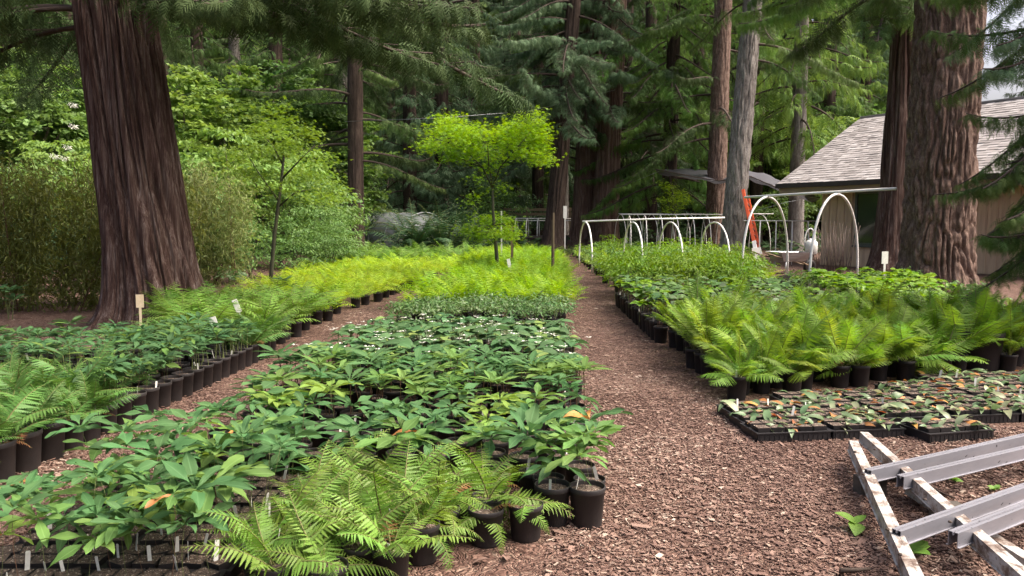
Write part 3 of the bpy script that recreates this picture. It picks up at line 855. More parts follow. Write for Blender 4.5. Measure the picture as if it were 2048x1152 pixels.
# --- middle bed: dense dark green plants
for i, j, x, y in rows(10.4, 11.9, .27, lambda y: mid_bed_left(y) + .1, lambda y: mid_bed_right(y), .29, .03):
    if 10.55 < y < 10.85 and -.6 < x < .1: continue
    potted('bushy_plant', f'dense low green plant, {ORD[i]} row behind pale seedlings, {ORD[j]} from right path', 'dense green plants', x, y, 'bushy', 0, random.uniform(.85, 1.15), .1)
# --- middle bed: mass of lime ferns
for i, j, x, y in rows(12.1, 27.0, .40, lambda y: left_bed_edge(y) + (.8 if y < 20 else .3), lambda y: mid_bed_right(y) + .1, .36, .05):
    edge = j == 0 or i == 0
    if edge: potted('potted_fern', (f'lime green fern lining right path, {ORD[i]} of the lime rim' if j == 0 else f'lime fern on front rim of the lime mass, {ORD[j]} from right path'), 'rim of the lime fern mass', x, y, 'fern_lime', 1, random.uniform(.9, 1.2), 0, 'fern')
    else: potted('lime_fern', f'lime fern inside the mass around the small maple, {ORD[i]} row, {ORD[j]} from right path', 'lime ferns around the small maple', x, y, 'fern_lime' if random.random() < .8 else 'fern_yellow', None, random.uniform(.8, 1.5), 0, 'fern', .15)

# --- left bed: big pots along the path
y, i = 3.75, 0
while y < 8.9:
    big = y < 5.0
    x = left_bed_edge(y) - .11
    if y < 5.3 or y > 8.1:
        near_fern('potted_fern', f'fern in black pot along left path, {ORD[i]} pot from the camera', 'pots lining the left path', x, y, 'left', random.randint(8, 12), 2 if big else 0, random.uniform(.8, 1.05), .3)
    elif y < 6.8:
        near_whorl('whorled_plant', f'dark whorled plant in black pot lining left path, {ORD[i]} pot from the camera', 'pots lining the left path', x, y, 0, random.randint(2, 3), .24, 1.2, 'palm_dark', .7)
    else: potted('potted_plant', f'dark green plant in black pot lining left path, {ORD[i]} pot from the camera', 'pots lining the left path', x, y, 'palm_dark', 0, random.uniform(.9, 1.15), .7)
    y += .225 if big else .195; i += 1
for i, j, x, y in rows(4.0, 8.9, .24, lambda y: -.655 * y - .4, lambda y: left_bed_edge(y) - .2, .25, .03):
    f = y < 5.6 or y > 8.1 or (y < 6.4 and random.random() < .35)
    if y > 8 and x < -4.2: continue
    l = f'{"green fern" if f else "dark whorled plant"} of left bed, {ORD[i]} row from front, {ORD[j]} from left path'
    if f and y < 6: near_fern('potted_fern', l, 'left bed plants', x, y, 'left', random.randint(8, 11), 0, random.uniform(.8, 1.1), .25)
    else: potted('potted_fern' if f else 'dark_plant', l, 'left bed plants', x, y, 'fern_left' if f else 'palm_dark', 0, random.uniform(.85, 1.2), .3, 'fern' if f else 'plant')
# --- left bed: green ferns beside the big cedar, turning yellow further back
for i, j, x, y in rows(9.0, 11.4, .29, lambda y: left_bed_edge(y) - 1.35 - .5 * (y - 9.0), lambda y: left_bed_edge(y) - .05, .31, .04):
    potted('potted_fern', f'fresh green fern right of big cedar, {ORD[i]} row from front, {ORD[j]} from left path', 'green ferns beside the big cedar', x, y, 'fern_green', 0, random.uniform(.85, 1.2), .08, 'fern')
for i, j, x, y in rows(11.6, 28.5, .46, lambda y: left_bed_edge(y) - 2.1 - .2 * (y - 11.6), lambda y: left_bed_edge(y) + (0 if y < 20 else .3), .45, .08):
    if j == 0 and y < 20: potted('potted_fern', f'yellow-green fern potted on the left path edge, {ORD[i]} of the yellow row', 'yellow ferns edging the left path', x, y, 'fern_yellow', 1, random.uniform(1, 1.25), 0, 'fern')
    else: potted('yellow_fern', f'yellow-green fern inside the left mass, {ORD[i]} row from front, {ORD[j]} from left path', 'yellow ferns of the left bed', x, y, 'fern_yellow' if y < 24 else 'fern_green', None, random.uniform(.85, 1.6), 0, 'fern', .12)

# --- right bed, front: flats of square pots with sprouts
def flat(x, y, rot, label, n):
    tray(label, x, y, rot, group='front flats of the right bed')
    c, s = math.cos(rot), math.sin(rot)
    for b in range(2):
        for a in range(5):
            u, v = -.2 + a * .1, -.062 + b * .125
            t = thing('sprout_pot', f'square pot of drooping sprouts, {ORD[a]} from left, {"near" if b == 0 else "far"} side of {n}', 'plant', (x + c * u - s * v, y + s * u + c * v, .004), rot + random.gauss(0, .05), 'sprout pots')
            add_pot(t, 'sq')
            link('foliage', random.choice(FOL['sprout']), t, mx((0, 0, .074), (0, 0, random.random() * 6), random.uniform(.8, 1.25)))
            if random.random() < .06: add_tag(t, .078, .03)
for r_ in range(7):
    for c_ in range(6):
        if r_ == 0 and c_ > 2: continue
        rot = .13 if not (r_ == 0 and c_ == 2) else .24
        x, y = 1.90 + c_ * .535 - r_ * .012, 5.38 + r_ * .285 + c_ * .065
        if r_ == 0 and c_ == 2: x, y = x + .06, y - .12
        if r_ > 1 and y + .16 > 6.3 + (x - 1.75) * .42: continue
        flat(x, y, rot, f'black sprout flat of right bed, {ORD[r_]} line from frame, {ORD[c_]} from the path', f'{ORD[c_]} flat in {ORD[r_]} line')
# --- right bed: tall ferns
for i, j, x, y in rows(6.5, 9.4, .25, lambda y: right_bed_edge(y) + .02, lambda y: .66 * y + .1, .25, .045, False):
    if y < 6.42 + (x + .08 - 1.75) * .42: continue
    l = f'tall bright fern of right bed, {ORD[i]} row behind sprout flats, {ORD[j]} from path'
    if y < 7.25 + (x - 1.75) * .42: near_fern('potted_fern', l, 'tall ferns of the right bed', x + .08, y, random.choice(('right', 'right_lady', 'right_lady')), random.randint(9, 15), random.choice((0, 0, 1)), random.choice((random.uniform(.45, .7), random.uniform(.65, 1.05), random.uniform(.8, 1.1))), .15)
    else: potted('potted_fern', l, 'tall ferns of the right bed', x + .08, y, 'fern_right', 0, random.uniform(.6, 1.0), .1, 'fern')
# --- right bed: pots on the path edge behind the ferns
y, i = 9.6, 0
while y < 14:
    potted('potted_plant', f'long-stemmed broad-leaved plant lining right path, {ORD[i]} pot behind tall ferns', 'pots on the right path edge', right_bed_edge(y) + .12, y, random.choice(('lime_palm', 'stemmy')), 2 if i % 3 else 0, random.uniform(.8, 1.1), .6)
    y += .235; i += 1
for i, j, x, y in rows(9.7, 13.6, .33, lambda y: right_bed_edge(y) + .25, lambda y: 4.4 + .1 * (y - 9), .32, .05, False):
    potted('leggy_plant', f'leggy green plant behind tall ferns, {ORD[i]} row, {ORD[j]} from path', 'leggy plants of the right bed', x, y, 'stemmy' if random.random() < .75 else 'lime_palm', 1, random.uniform(.75, 1.1), .5)
for i, j, x, y in rows(9.8, 15.6, .42, lambda y: 4.7 + .1 * (y - 9), lambda y: .5 * y + .6, .42, .06, False):
    potted('lime_plant', f'lime broad-leaved plant before big fir, {ORD[i]} row, {ORD[j]} from left', 'lime plants before the big fir', x, y, 'lime_palm' if random.random() < .6 else 'mid_bush', 1, random.uniform(.9, 1.2), .25)
# --- right bed: bushy lime shrubs in big pots
for i, j, x, y in rows(14.4, 16.9, .5, lambda y: right_bed_edge(y) + .15, lambda y: 4.5, .5, .04, False):
    potted('potted_shrub', f'bushy lime shrub before white hoops, {ORD[i]} row, {ORD[j]} from path', 'lime shrubs before the hoops', x, y, 'lime_bush', 2, random.uniform(1.15, 1.5), .1, 'shrub')
# --- plants under the hoops
for i, j, x, y in rows(17.6, 33, .62, lambda y: right_bed_edge(y) + .2, lambda y: 6.0 + .22 * (y - 17), .56, .08, False):
    f = random.choice(('fern_yellow', 'lime_bush', 'pale_bush', 'pale_bush', 'lime_palm', 'mid_bush') if i % 3 else ('pale_bush', 'pale_bush', 'fern_yellow'))
    if j == 0: potted('potted_plant', f'leafy plant on path side of hoop rows, {ORD[i]} pot behind lime shrubs', 'path side of the hoop rows', x, y, f, 1, random.uniform(.8, 1.1))
    else: potted('leafy_plant', f'leafy plant in beds under white hoops, {ORD[i]} row behind lime shrubs, {ORD[j]} from path', 'plants under the white hoops', x, y, f, None, random.uniform(.7, 1.7), 0, 'plant', .12)
# ================================================================== trees
def trunk_geo(r0, r1, H, lean=(0, 0), flare=.35, fh=.6, nflute=6, flute=.12, bark='cedar', na=120, nz=90, seed=1, amp=.04, p=1.6, k1=26, zdetail=99):
    r = R_(seed)
    th = np.linspace(0, 2 * PI, na, endpoint=False); t = th / (2 * PI)
    z = H * np.linspace(0, 1, nz) ** p - .15
    T, Z = np.meshgrid(t, z)
    TH = T * 2 * PI
    s = np.clip(Z / H, 0, 1)
    Rr = r1 + (r0 - r1) * (1 - s) + r0 * flare * np.exp(-np.clip(Z, 0, None) / fh)
    Rr = Rr + r0 * flare * .7 * np.exp(-np.clip(Z, -.1, None) / .17) * (.7 + .5 * vnoise(T * 11, Z * .5, 11, seed + 9))
    fl = sum(r.uniform(.5, 1) * np.cos(TH * k + r.random() * 6) for k in range(2, nflute + 1)) / math.sqrt(nflute)
    Rr = Rr * (1 + flute * fl * (np.exp(-np.clip(Z, 0, None) / (fh * 2.2)) + .18))
    if bark == 'cedar':
        w = vnoise(T * 9, Z * .45, 9, seed) * 1.8 + vnoise(T * 21, Z * .9, 21, seed + 8) * .5
        n1 = vnoise(T * k1 + w, Z * .32 + 3, k1, seed + 1); n2 = vnoise(T * k1 * 2 + w * 2, Z * .6 + 7, k1 * 2, seed + 2); n3 = vnoise(T * k1 * 4 + w * 3, Z * .9 + 5, k1 * 4, seed + 4)
        d = -1.0 * np.exp(-((n1 - .5) / .085) ** 2) - .55 * np.exp(-((n2 - .5) / .12) ** 2) + .25 * n3
        step = np.floor(vnoise(T * k1 * 2 + w * 2, Z * .3, k1 * 2, seed + 3) * 4) / 4
        d = d + step * .55 + .3
    else:
        w = vnoise(T * 12, Z * 2, 12, seed) * 1.2
        n1 = np.abs(2 * vnoise(T * k1 + w, Z * 2.2 + vnoise(T * 14, Z * 3, 14, seed + 5), k1, seed + 1) - 1)
        n2 = np.abs(2 * vnoise(T * k1 * 2 + w, Z * 5, k1 * 2, seed + 2) - 1)
        d = np.clip(n1 * 2.4, 0, 1) * .8 + n2 * .45 - .6
    Rr = Rr + d * amp
    X = Rr * np.cos(TH) + lean[0] * s ; Y = Rr * np.sin(TH) + lean[1] * s
    A = np.stack([T, s, np.full_like(T, .5)], -1).reshape(-1, 3)
    return Geo(np.stack([X, Y, Z], -1).reshape(-1, 3), gridfaces(nz, na, True), A)

# ---- conifer sprays and branches
PIN['ced'] = pinna(3, .14, 1.0)
PIN['cedlo'] = Geo([(0, 0, 0), (.15, .35, .02), (0, 1, -.05), (-.15, .35, .02)], [(0, 1, 2), (0, 2, 3)])
def spray(r, lod, npair): return frond(1.0, npair, lod, 'sword', r.uniform(-.1, .3), r.uniform(.5, 1.4), r.uniform(.26, .36), r, False, .06, 40)
SPR = {'ced': [spray(R_(400 + i), 'ced', 9) for i in range(5)], 'cedlo': [spray(R_(420 + i), 'cedlo', 9) for i in range(5)]}
def branch_geo(r, L, nsp, lod, droop=.5, slen=.26, up=.35, hang=(.75, 1.5)):
    """limb from the origin along +Y: sags, lifts at the tip, sprays hang from both sides"""
    s = np.linspace(0, 1, 14)
    e = .15 - droop * 2 * s + up * 2.6 * s ** 3
    a = r.normal(0, .25) * s
    st = L / 13
    P = np.cumsum(np.column_stack([np.sin(a) * np.cos(e), np.cos(a) * np.cos(e), np.sin(e)]) * st, 0) - [0, st, 0]
    gs = [setm(tube(P, np.linspace(.014 * L, .003 * L, 14), 5, cap=False), 1)]
    q = .12 + .88 * np.sort(r.random(nsp)) ** .85
    PP = np.stack([np.interp(q, s, P[:, i]) for i in range(3)], 1)
    side = np.where(np.arange(nsp) % 2, 1, -1)
    which = r.integers(0, 5, nsp)
    ln = slen * L * (1.15 - .55 * q) * r.uniform(.6, 1.2, nsp)
    # short side twigs carry the sprays away from the limb
    out = r.uniform(.0, .24, nsp) * L * (1.1 - q)
    az = side * r.uniform(.35, 1.35, nsp)
    PP2 = PP + np.column_stack([-np.sin(-az) * out, np.cos(az) * out, -.15 * out])
    for k in range(5):
        m = which == k
        if not m.any(): continue
        Ms = tr(PP2[m]) @ rz(-az[m]) @ rx(-r.uniform(hang[0], hang[1], m.sum()) * np.where(r.random(m.sum()) < .25, .2, 1)) @ ry(r.normal(0, .6, m.sum())) @ sl(ln[m])
        gs.append(rep(SPR[lod][k], Ms, np.clip(r.random(m.sum()) * .8 + .2 * q[m], 0, 1)))
    if lod == 'ced':
        for i in range(0, nsp, 3): gs.append(setm(tube([PP[i], PP2[i]], .0016 * L, 3, cap=False), 1))
    return cat(gs)
BG = [branch_geo(R_(440 + i), 3.0, 250, 'ced', [.35, .55, .7, .5, .62][i], .125) for i in range(5)]
BR = [mesh('branch', g, [M['cedar'], M['twig']]) for g in BG]
def own_material(o, m):
    s = o.material_slots[0]; s.link = 'OBJECT'; s.material = m
    return o
def crown_geo(r, H, nb, Lb, droop):
    gs = []
    lows = [branch_geo(r, 3.0, 52, 'cedlo', droop + .2 * k, .24) for k in range(3)]
    for i in range(nb):
        z = H * (i + r.random()) / nb
        L = Lb * (1 - .72 * z / H) * r.uniform(.7, 1.15)
        gs.append(xf(lows[i % 3], tr([(0, 0, z)]) @ rz(i * 2.4 + r.normal(0, .4)) @ rx(r.normal(-.05, .15)) @ sl(L / 3.0)))
    return cat(gs)
CG = [crown_geo(R_(460 + i), 17, 86, 4.3, [.3, .5, .4][i]) for i in range(3)]
CROWN = [mesh('crown', g, [M['cedar'], M['twig']]) for g in CG]

def tree(name, label, x, y, tg, bark, group=None, cat_='tree'):
    t = thing(name, label, cat_, (x, y, 0), 0, group)
    link('trunk', mesh('trunk', tg, M[bark]), t)
    return t
def add_branch(t, z, az, L, mk, el=0.0, lean=(0, 0), r=.3, v=None):
    """az 0 points away from the camera, negative turns to the right"""
    return own_material(link('branch', BR[random.randrange(5) if v is None else v], t, mx((lean[0] - math.sin(az) * r, lean[1] + math.cos(az) * r, z), (el, random.gauss(0, .15), az), L / 3.0)), M[mk])

# ---- the big cedar on the left
bx_, by_ = -5.12, 11.4
t = tree('cedar_tree', 'massive reddish cedar with fluted stringy trunk on the left', bx_, by_,
         trunk_geo(.555, .33, 16, (-1.75, .2), .42, .75, 7, .15, 'cedar', 600, 130, 3, .075, 2.1, 30), 'bark_cedar')
for i in range(24):
    z = 4.6 + 5.2 * (i / 23) ** 1.3
    az = random.choice((random.uniform(-2.6, -.2), random.uniform(-2.6, -.2), random.uniform(.3, 3.3)))
    add_branch(t, z, az, random.uniform(3.2, 5.0), 'cedar_dark' if random.random() < .75 else 'cedar', random.uniform(-.2, .1), (-1.75 * z / 16, .2 * z / 16), .45)
for z, az, L, el in [(4.7, -1.35, 4.4, .02), (4.5, -1.75, 4.2, .0), (4.9, -1.05, 4.6, .0), (4.3, -2.2, 3.6, .05), (4.6, -1.55, 5.0, .1), (4.2, 1.4, 3.0, 0), (4.5, 2.2, 3.4, .05), (4.4, 1.9, 2.8, -.1), (5.2, -1.2, 5.6, .05), (5.0, -1.9, 5.2, .08), (4.4, -2.6, 2.6, .1), (4.6, 3.1, 2.6, .1), (4.9, -1.3, 6.2, .12), (4.4, 1.6, 3.6, .1), (4.9, 1.2, 4.0, 0)]:
    add_branch(t, z, az, L, random.choice(('cedar_dark', 'cedar_dark', 'cedar')), el, (-1.75 * z / 16, .05), .4)

# ---- cedar and Douglas fir on the right, before the house
t = tree('cedar_tree', 'slender brown cedar trunk standing against the thick fir on the right', 9.0, 18.6, trunk_geo(.40, .26, 15, (.35, 0), .75, .8, 6, .14, 'cedar', 150, 120, 5, .045, 1.8, 20), 'bark_cedar')
for i in range(16):
    z = 6 + 6 * i / 15
    add_branch(t, z, random.uniform(.2, 2.8), random.uniform(3.4, 5.2), random.choice(('cedar', 'cedar_light')), random.uniform(-.25, .05), (.02 * z, 0), .3)
t = tree('fir_tree', 'thick fir with deeply furrowed brown bark in front of the house', 8.28, 15.4, trunk_geo(.60, .52, 15, (.1, 0), .35, .5, 5, .06, 'fir', 310, 210, 7, .10, 1.7, 40), 'bark_fir')
for i in range(12):
    z = 6.2 + 6 * i / 11
    add_branch(t, z, random.uniform(.3, 4.5), random.uniform(3.0, 4.6), random.choice(('cedar', 'cedar_dark')), random.uniform(-.25, .05), (0, 0), .6)
# ---- cedar just outside the picture on the right: its branches hang into view
t = tree('cedar_tree', 'dark cedar past the right edge whose drooping branches hang into view', 7.3, 8.6, trunk_geo(.40, .25, 13, (0, 0), .5, .6, 6, .12, 'cedar', 90, 60, 9, .04, 1.5, 20), 'bark_cedar')
for z, az, L, el in [(3.0, 1.75, 2.9, -.15), (2.6, 1.35, 2.7, -.1), (2.3, 1.95, 2.5, -.2), (1.9, 1.6, 2.4, -.05), (3.4, 1.5, 2.9, -.15), (2.9, 2.2, 2.6, -.2), (3.9, 1.7, 3.0, -.1), (4.3, 1.4, 3.6, -.2), (4.9, 1.9, 4.2, -.1),
                    (1.7, 1.25, 2.6, 0), (2.4, 1.65, 2.9, .05), (3.3, 1.1, 2.8, -.1), (4.0, 2.3, 3.0, -.1), (1.5, 2.0, 2.2, 0), (2.7, .95, 2.6, -.1), (2.0, 1.75, 2.9, .1), (2.6, 1.9, 3.1, .05), (3.1, 1.6, 3.2, -.05), (1.7, 1.7, 2.8, .12), (4.6, 1.9, 3.0, .15), (5.0, 1.5, 3.0, .1), (5.3, 2.1, 3.0, .1), (4.4, 1.3, 3.0, .1), (5.6, 1.7, 3.0, .05), (3.8, 1.35, 3.0, .1), (4.9, 1.75, 2.8, .2), (2.9, 1.45, 2.6, .1), (3.6, 1.85, 2.7, .1), (4.2, 1.6, 2.9, .05), (2.3, 1.3, 2.6, .2), (1.9, 2.1, 2.5, .2), (3.2, 2.0, 2.5, .1), (2.1, 1.1, 2.4, -.15), (5.0, 1.0, 4.0, -.1), (5.4, 1.6, 4.5, -.1)]:
    add_branch(t, z, az, min(L * .84, 2.55), 'cedar' if random.random() < .7 else 'cedar_blue', el - .3, (0, 0), .3)

# ---- the pair of cedars at the end of the path
def fx(px, Y): return (px - 1024) / FPX * Y
t = tree('cedar_tree', 'pale brown cedar trunk, left one of the pair behind the path end', fx(1162, 40), 40.0, trunk_geo(.52, .42, 20, (.9, 0), .45, .8, 6, .12, 'cedar', 120, 100, 13, .05, 1.4, 22), 'bark_cedar_far')
for i in range(26):
    z = 4.5 + 12 * i / 25
    add_branch(t, z, random.uniform(.4, 3.4), random.uniform(3.6, 5.6), 'cedar_blue', random.uniform(-.1, .25), (.04 * z, 0), .4)
for i in range(14):
    z = 7.2 + 6.5 * i / 13
    add_branch(t, z, random.uniform(1.3, 3.5), random.uniform(3.2, 4.6), 'cedar_blue', random.uniform(-.5, -.1), (.04 * z, 0), .45)
t = tree('cedar_tree', 'taller dark brown cedar trunk, right one of the pair behind the path end', fx(1207, 39.2), 39.2, trunk_geo(.62, .45, 20, (.75, 0), .4, .8, 6, .12, 'cedar', 120, 100, 15, .05, 1.4, 22), 'bark_cedar_far')
for i in range(28):
    z = 5.5 + 11.5 * i / 27
    add_branch(t, z, random.choice((random.uniform(-2.9, -.4), random.uniform(1.2, 3.4))), random.uniform(3.6, 5.4), random.choice(('cedar_blue', 'cedar_light', 'cedar_blue')), random.uniform(-.1, .2), (.04 * z, 0), .4)
t = tree('cedar_tree', 'cedar with bright green drooping sprays right of the paired trunks', fx(1335, 38.5), 38.5, trunk_geo(.35, .25, 18, (.2, 0), .4, .6, 5, .1, 'cedar', 60, 50, 17, .04, 1.3, 18), 'bark_dark')
for i in range(46):
    z = 2.6 + 13.5 * i / 45
    add_branch(t, z, random.uniform(0, 6.28), random.uniform(3.4, 4.8), random.choice(('cedar_light', 'cedar_light', 'cedar')), random.uniform(-.35, 0), (0, 0), .3)
for i in range(22):
    z = 5.6 + 7 * i / 21
    add_branch(t, z, random.uniform(1.9, 4.4), random.uniform(2.8, 4.0), 'cedar_light', random.uniform(-.65, -.25), (0, 0), .3)
t = tree('cedar_tree', 'dark leaning cedar trunk with spread roots left of the pair', fx(1104, 36), 36.0, trunk_geo(.40, .22, 18, (1.5, 0), .8, .5, 5, .14, 'cedar', 90, 80, 19, .05, 1.4, 18), 'bark_dark')
for i in range(22):
    z = 6 + 10 * i / 21
    add_branch(t, z, random.uniform(.2, 3.6), random.uniform(3.4, 5.0), random.choice(('cedar_blue', 'cedar')), random.uniform(-.1, .2), (1.5 * z / 18, 0), .3)
for i in range(12):
    z = 6.0 + 7 * i / 11
    add_branch(t, z, random.uniform(1.6, 4.4), random.uniform(3.0, 4.2), 'cedar_blue', random.uniform(-.5, -.1), (1.5 * z / 18, 0), .3)
t = tree('fir_tree', 'tall grey fir with furrowed bark beside the orange ladder', fx(1461, 29), 29.0, trunk_geo(.42, .20, 20, (1.25, 0), .2, .6, 4, .06, 'fir', 150, 150, 21, .06, 1.5, 24), 'bark_grey')
for i in range(18):
    z = 7.2 + 9 * i / 17
    add_branch(t, z, random.uniform(0, 6.28), random.uniform(2.8, 4.4), random.choice(('cedar', 'cedar_light')), random.uniform(-.3, .05), (1.25 * z / 20, 0), .3)
t = tree('fir_tree', 'brown fir trunk just behind the grey fir', fx(1428, 35), 35.0, trunk_geo(.42, .30, 20, (.3, 0), .2, .6, 4, .06, 'fir', 110, 110, 23, .05, 1.4, 24), 'bark_fir')
for i in range(18):
    z = 5 + 11 * i / 17
    add_branch(t, z, random.uniform(0, 6.28), random.uniform(3, 4.4), random.choice(('cedar', 'cedar_dark')), random.uniform(-.3, .05), (0, 0), .3)
t = tree('fir_tree', 'straight dark brown trunk between the left shrubs and the tunnel', fx(713, 33), 33.0, trunk_geo(.33, .27, 18, (.15, 0), .25, .5, 4, .05, 'cedar', 70, 70, 25, .02, 1.3, 18), 'bark_dark')
for i in range(34):
    z = 3.9 + 11 * i / 33
    add_branch(t, z, random.uniform(0, 6.28), random.uniform(3.2, 5.0), random.choice(('cedar', 'cedar_dark', 'cedar')), random.uniform(-.2, .1), (0, 0), .3)

# ---- the wood behind: trunks with crowns
TR_FAR = [trunk_geo(.40, .28, 19, (random.uniform(-.5, .5), 0), .25, .5, 4, .06, 'fir', 60, 50, 30 + i, .04, 1.2, 20) for i in range(4)]
far_trunks = {}
WOOD = [  # picture column, distance, trunk scale, bark, crown colour, crown start
    (640, 47, .8, 'bark_grey', 'cedar', 7.5), (660, 52, .7, 'bark_grey', 'cedar_light', 8), (692, 44, 1.05, 'bark_grey', 'cedar', 8), (820, 44, 1.0, 'bark_dark', 'cedar_blue', 2.0),
    (885, 46, 1.1, 'bark_dark', 'cedar_blue', 2.0), (950, 50, .9, 'bark_dark', 'cedar_blue', 2.0), (1010, 56, .9, 'bark_dark', 'cedar_blue', 3.5), (1075, 48, .9, 'bark_dark', 'cedar_blue', 4.5),
    (1125, 43, .8, 'bark_grey', 'cedar_dark', 6), (1250, 52, 1.0, 'bark_dark', 'cedar_dark', 3.2), (1300, 47, 1.0, 'bark_dark', 'cedar', 3.5), (1385, 50, .9, 'bark_dark', 'cedar_light', 4),
    (1510, 44, .9, 'bark_dark', 'cedar_light', 4.5), (1590, 38, .9, 'bark_grey', 'cedar_light', 5.0), (1650, 48, .9, 'bark_dark', 'cedar', 3.8), (1720, 56, 1.0, 'bark_dark', 'cedar_light', 3.5),
    (1560, 60, 1.0, 'bark_dark', 'cedar_light', 3), (1480, 62, 1.0, 'bark_dark', 'cedar_dark', 3), (1180, 62, 1.0, 'bark_dark', 'cedar_dark', 3), (780, 58, 1.0, 'bark_dark', 'cedar_dark', 3),
    (560, 42, 1.0, 'bark_dark', 'cedar', 4.0), (480, 50, 1.0, 'bark_grey', 'cedar_light', 5), (400, 46, 1.0, 'bark_dark', 'cedar', 4.5), (330, 54, 1.0, 'bark_dark', 'cedar', 4), (180, 44, 1.0, 'bark_dark', 'cedar_dark', 3.5),
    (90, 36, 1.0, 'bark_dark', 'cedar_dark', 3.6), (20, 40, 1.0, 'bark_dark', 'cedar_dark', 3.0), (-60, 34, 1.0, 'bark_dark', 'cedar_dark', 3.0), (250, 60, 1.0, 'bark_dark', 'cedar_dark', 3),
    (620, 60, 1.0, 'bark_dark', 'cedar_light', 4), (700, 66, 1.0, 'bark_dark', 'cedar', 3), (880, 66, 1.0, 'bark_dark', 'cedar_dark', 3), (1060, 70, 1.0, 'bark_dark', 'cedar_dark', 3), (1330, 66, 1.0, 'bark_dark', 'cedar', 3),
    (1800, 60, .8, 'bark_dark', 'cedar_light', 3), (1880, 64, .7, 'bark_dark', 'cedar', 3), (2100, 44, 1.0, 'bark_dark', 'cedar_dark', 3)]
WOOD_LABELS = {640: 'pale grey trunk in the left wood, leftmost of three', 660: 'thin pale trunk between two grey trunks in the left wood', 692: 'broad pale grey trunk beside the straight dark trunk',
               820: 'dark conifer with blue-green sprays just above the tunnel', 885: 'blue-green conifer trunk right of the tunnel roof', 950: 'drooping blue-green conifer behind the small maple', 1125: 'thin grey trunk hugging the dark leaning cedar',
               1590: 'pale grey trunk between grey fir and house', 90: 'dark conifer behind the bamboo at the left edge', 1300: 'dark brown trunk behind the hoop rows', 1385: 'dim trunk behind the small yellow-green tree'}
for px in range(-40, 1880, 88):
    Y_ = 50 + (px * 7919) % 23
    WOOD.append((px + (px * 131) % 40, Y_, .9, 'bark_dark', ('cedar_blue', 'cedar', 'cedar_light', 'cedar_dark', 'cedar')[px % 5], 2.6 + (px % 7) * .3))
seen_lb = {}
for i, (px, Y, s, bark, ck, z0) in enumerate(WOOD):
    key = (i % 4, bark)
    if key not in far_trunks: far_trunks[key] = mesh('trunk', TR_FAR[i % 4], M[bark])
    if px in WOOD_LABELS: lb = WOOD_LABELS[px]
    else:
        mark = 'at the far left edge' if px < 60 else [w for lim, w in ((200, 'behind the bamboo thicket'), (420, 'behind the big cedar trunk'), (610, 'behind the left maple'), (740, 'behind the straight dark trunk'), (900, 'behind the plastic tunnel'), (1020, 'behind the small maple'), (1130, 'behind the leaning cedar'), (1260, 'behind the paired cedars'), (1420, 'behind the yellow-green sapling'), (1540, 'behind the grey fir'), (1740, 'behind the house gable'), (9999, 'behind the thick fir')) if px < lim][0]
        lb = {'cedar_blue': 'blue-green', 'cedar_light': 'fresh green', 'cedar': 'mid green', 'cedar_dark': 'dark green'}[ck] + ' conifer ' + mark + (', among the nearest' if Y < 50 else ', in the middle depth' if Y < 60 else ', deepest in the wood')
    if lb in seen_lb: lb += ', further right' if px > seen_lb[lb] else ', further left'
    seen_lb[lb] = px
    t = thing('conifer_tree', lb, 'tree', (fx(px, Y), Y, 0), 0, 'conifers of the wood behind')
    link('trunk', far_trunks[key], t, mx((0, 0, 0), (0, 0, random.random() * 6), (s, s, 1.15)))
    own_material(link('crown', CROWN[i % 3], t, mx((0, 0, z0), (0, 0, random.random() * 6), (random.uniform(.85, 1.1),) * 2 + (random.uniform(.9, 1.15),))), M[ck])

def forest():
    r = R_(600)
    n = 90000
    px = -500 + 3100 * r.random(n)
    Y = r.uniform(74, 92, n)
    X = (px - 1024) / FPX * Y
    Z = 34 * r.random(n)
    low = (px > 1915) & (px < 2120)
    keep = ~(low & (Z > 5 + 5 * r.random(n)))
    X, Y, Z = X[keep], Y[keep], Z[keep]; k = len(X)
    Ms = tr(np.column_stack([X, Y, Z])) @ rz(r.random(k) * 6.3) @ rx(r.normal(-.5, .6, k)) @ sl(r.uniform(.8, 2.0, k))
    tag(link('forest', mesh('forest', rep(quad_leaf, Ms, r.random(k)), M['cedar'])), 'far dense wood closing off the view behind all trees', 'forest', None, 'stuff')
    n = 60000
    Y = 31 + 45 * r.random(n) ** .8; X = (-700 + 3300 * r.random(n) - 1024) / FPX * Y
    clump = vnoise(X * .35 + 50, Y * .35, 64, 9)
    keep = ~((X > 1.4) & (X < 12) & (Y < 39)) & ~((X > 8) & (Y < 36))
    X, Y, clump = X[keep], Y[keep], clump[keep]; k = len(X)
    Z = (.15 + 1.6 * clump ** 2) * r.random(k)
    Ms = tr(np.column_stack([X, Y, Z])) @ rz(r.random(k) * 6.3) @ rx(r.normal(0, .5, k)) @ sl(r.uniform(.15, .4, k))
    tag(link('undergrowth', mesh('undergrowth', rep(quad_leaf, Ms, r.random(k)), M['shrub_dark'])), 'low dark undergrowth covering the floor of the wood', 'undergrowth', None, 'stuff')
forest()

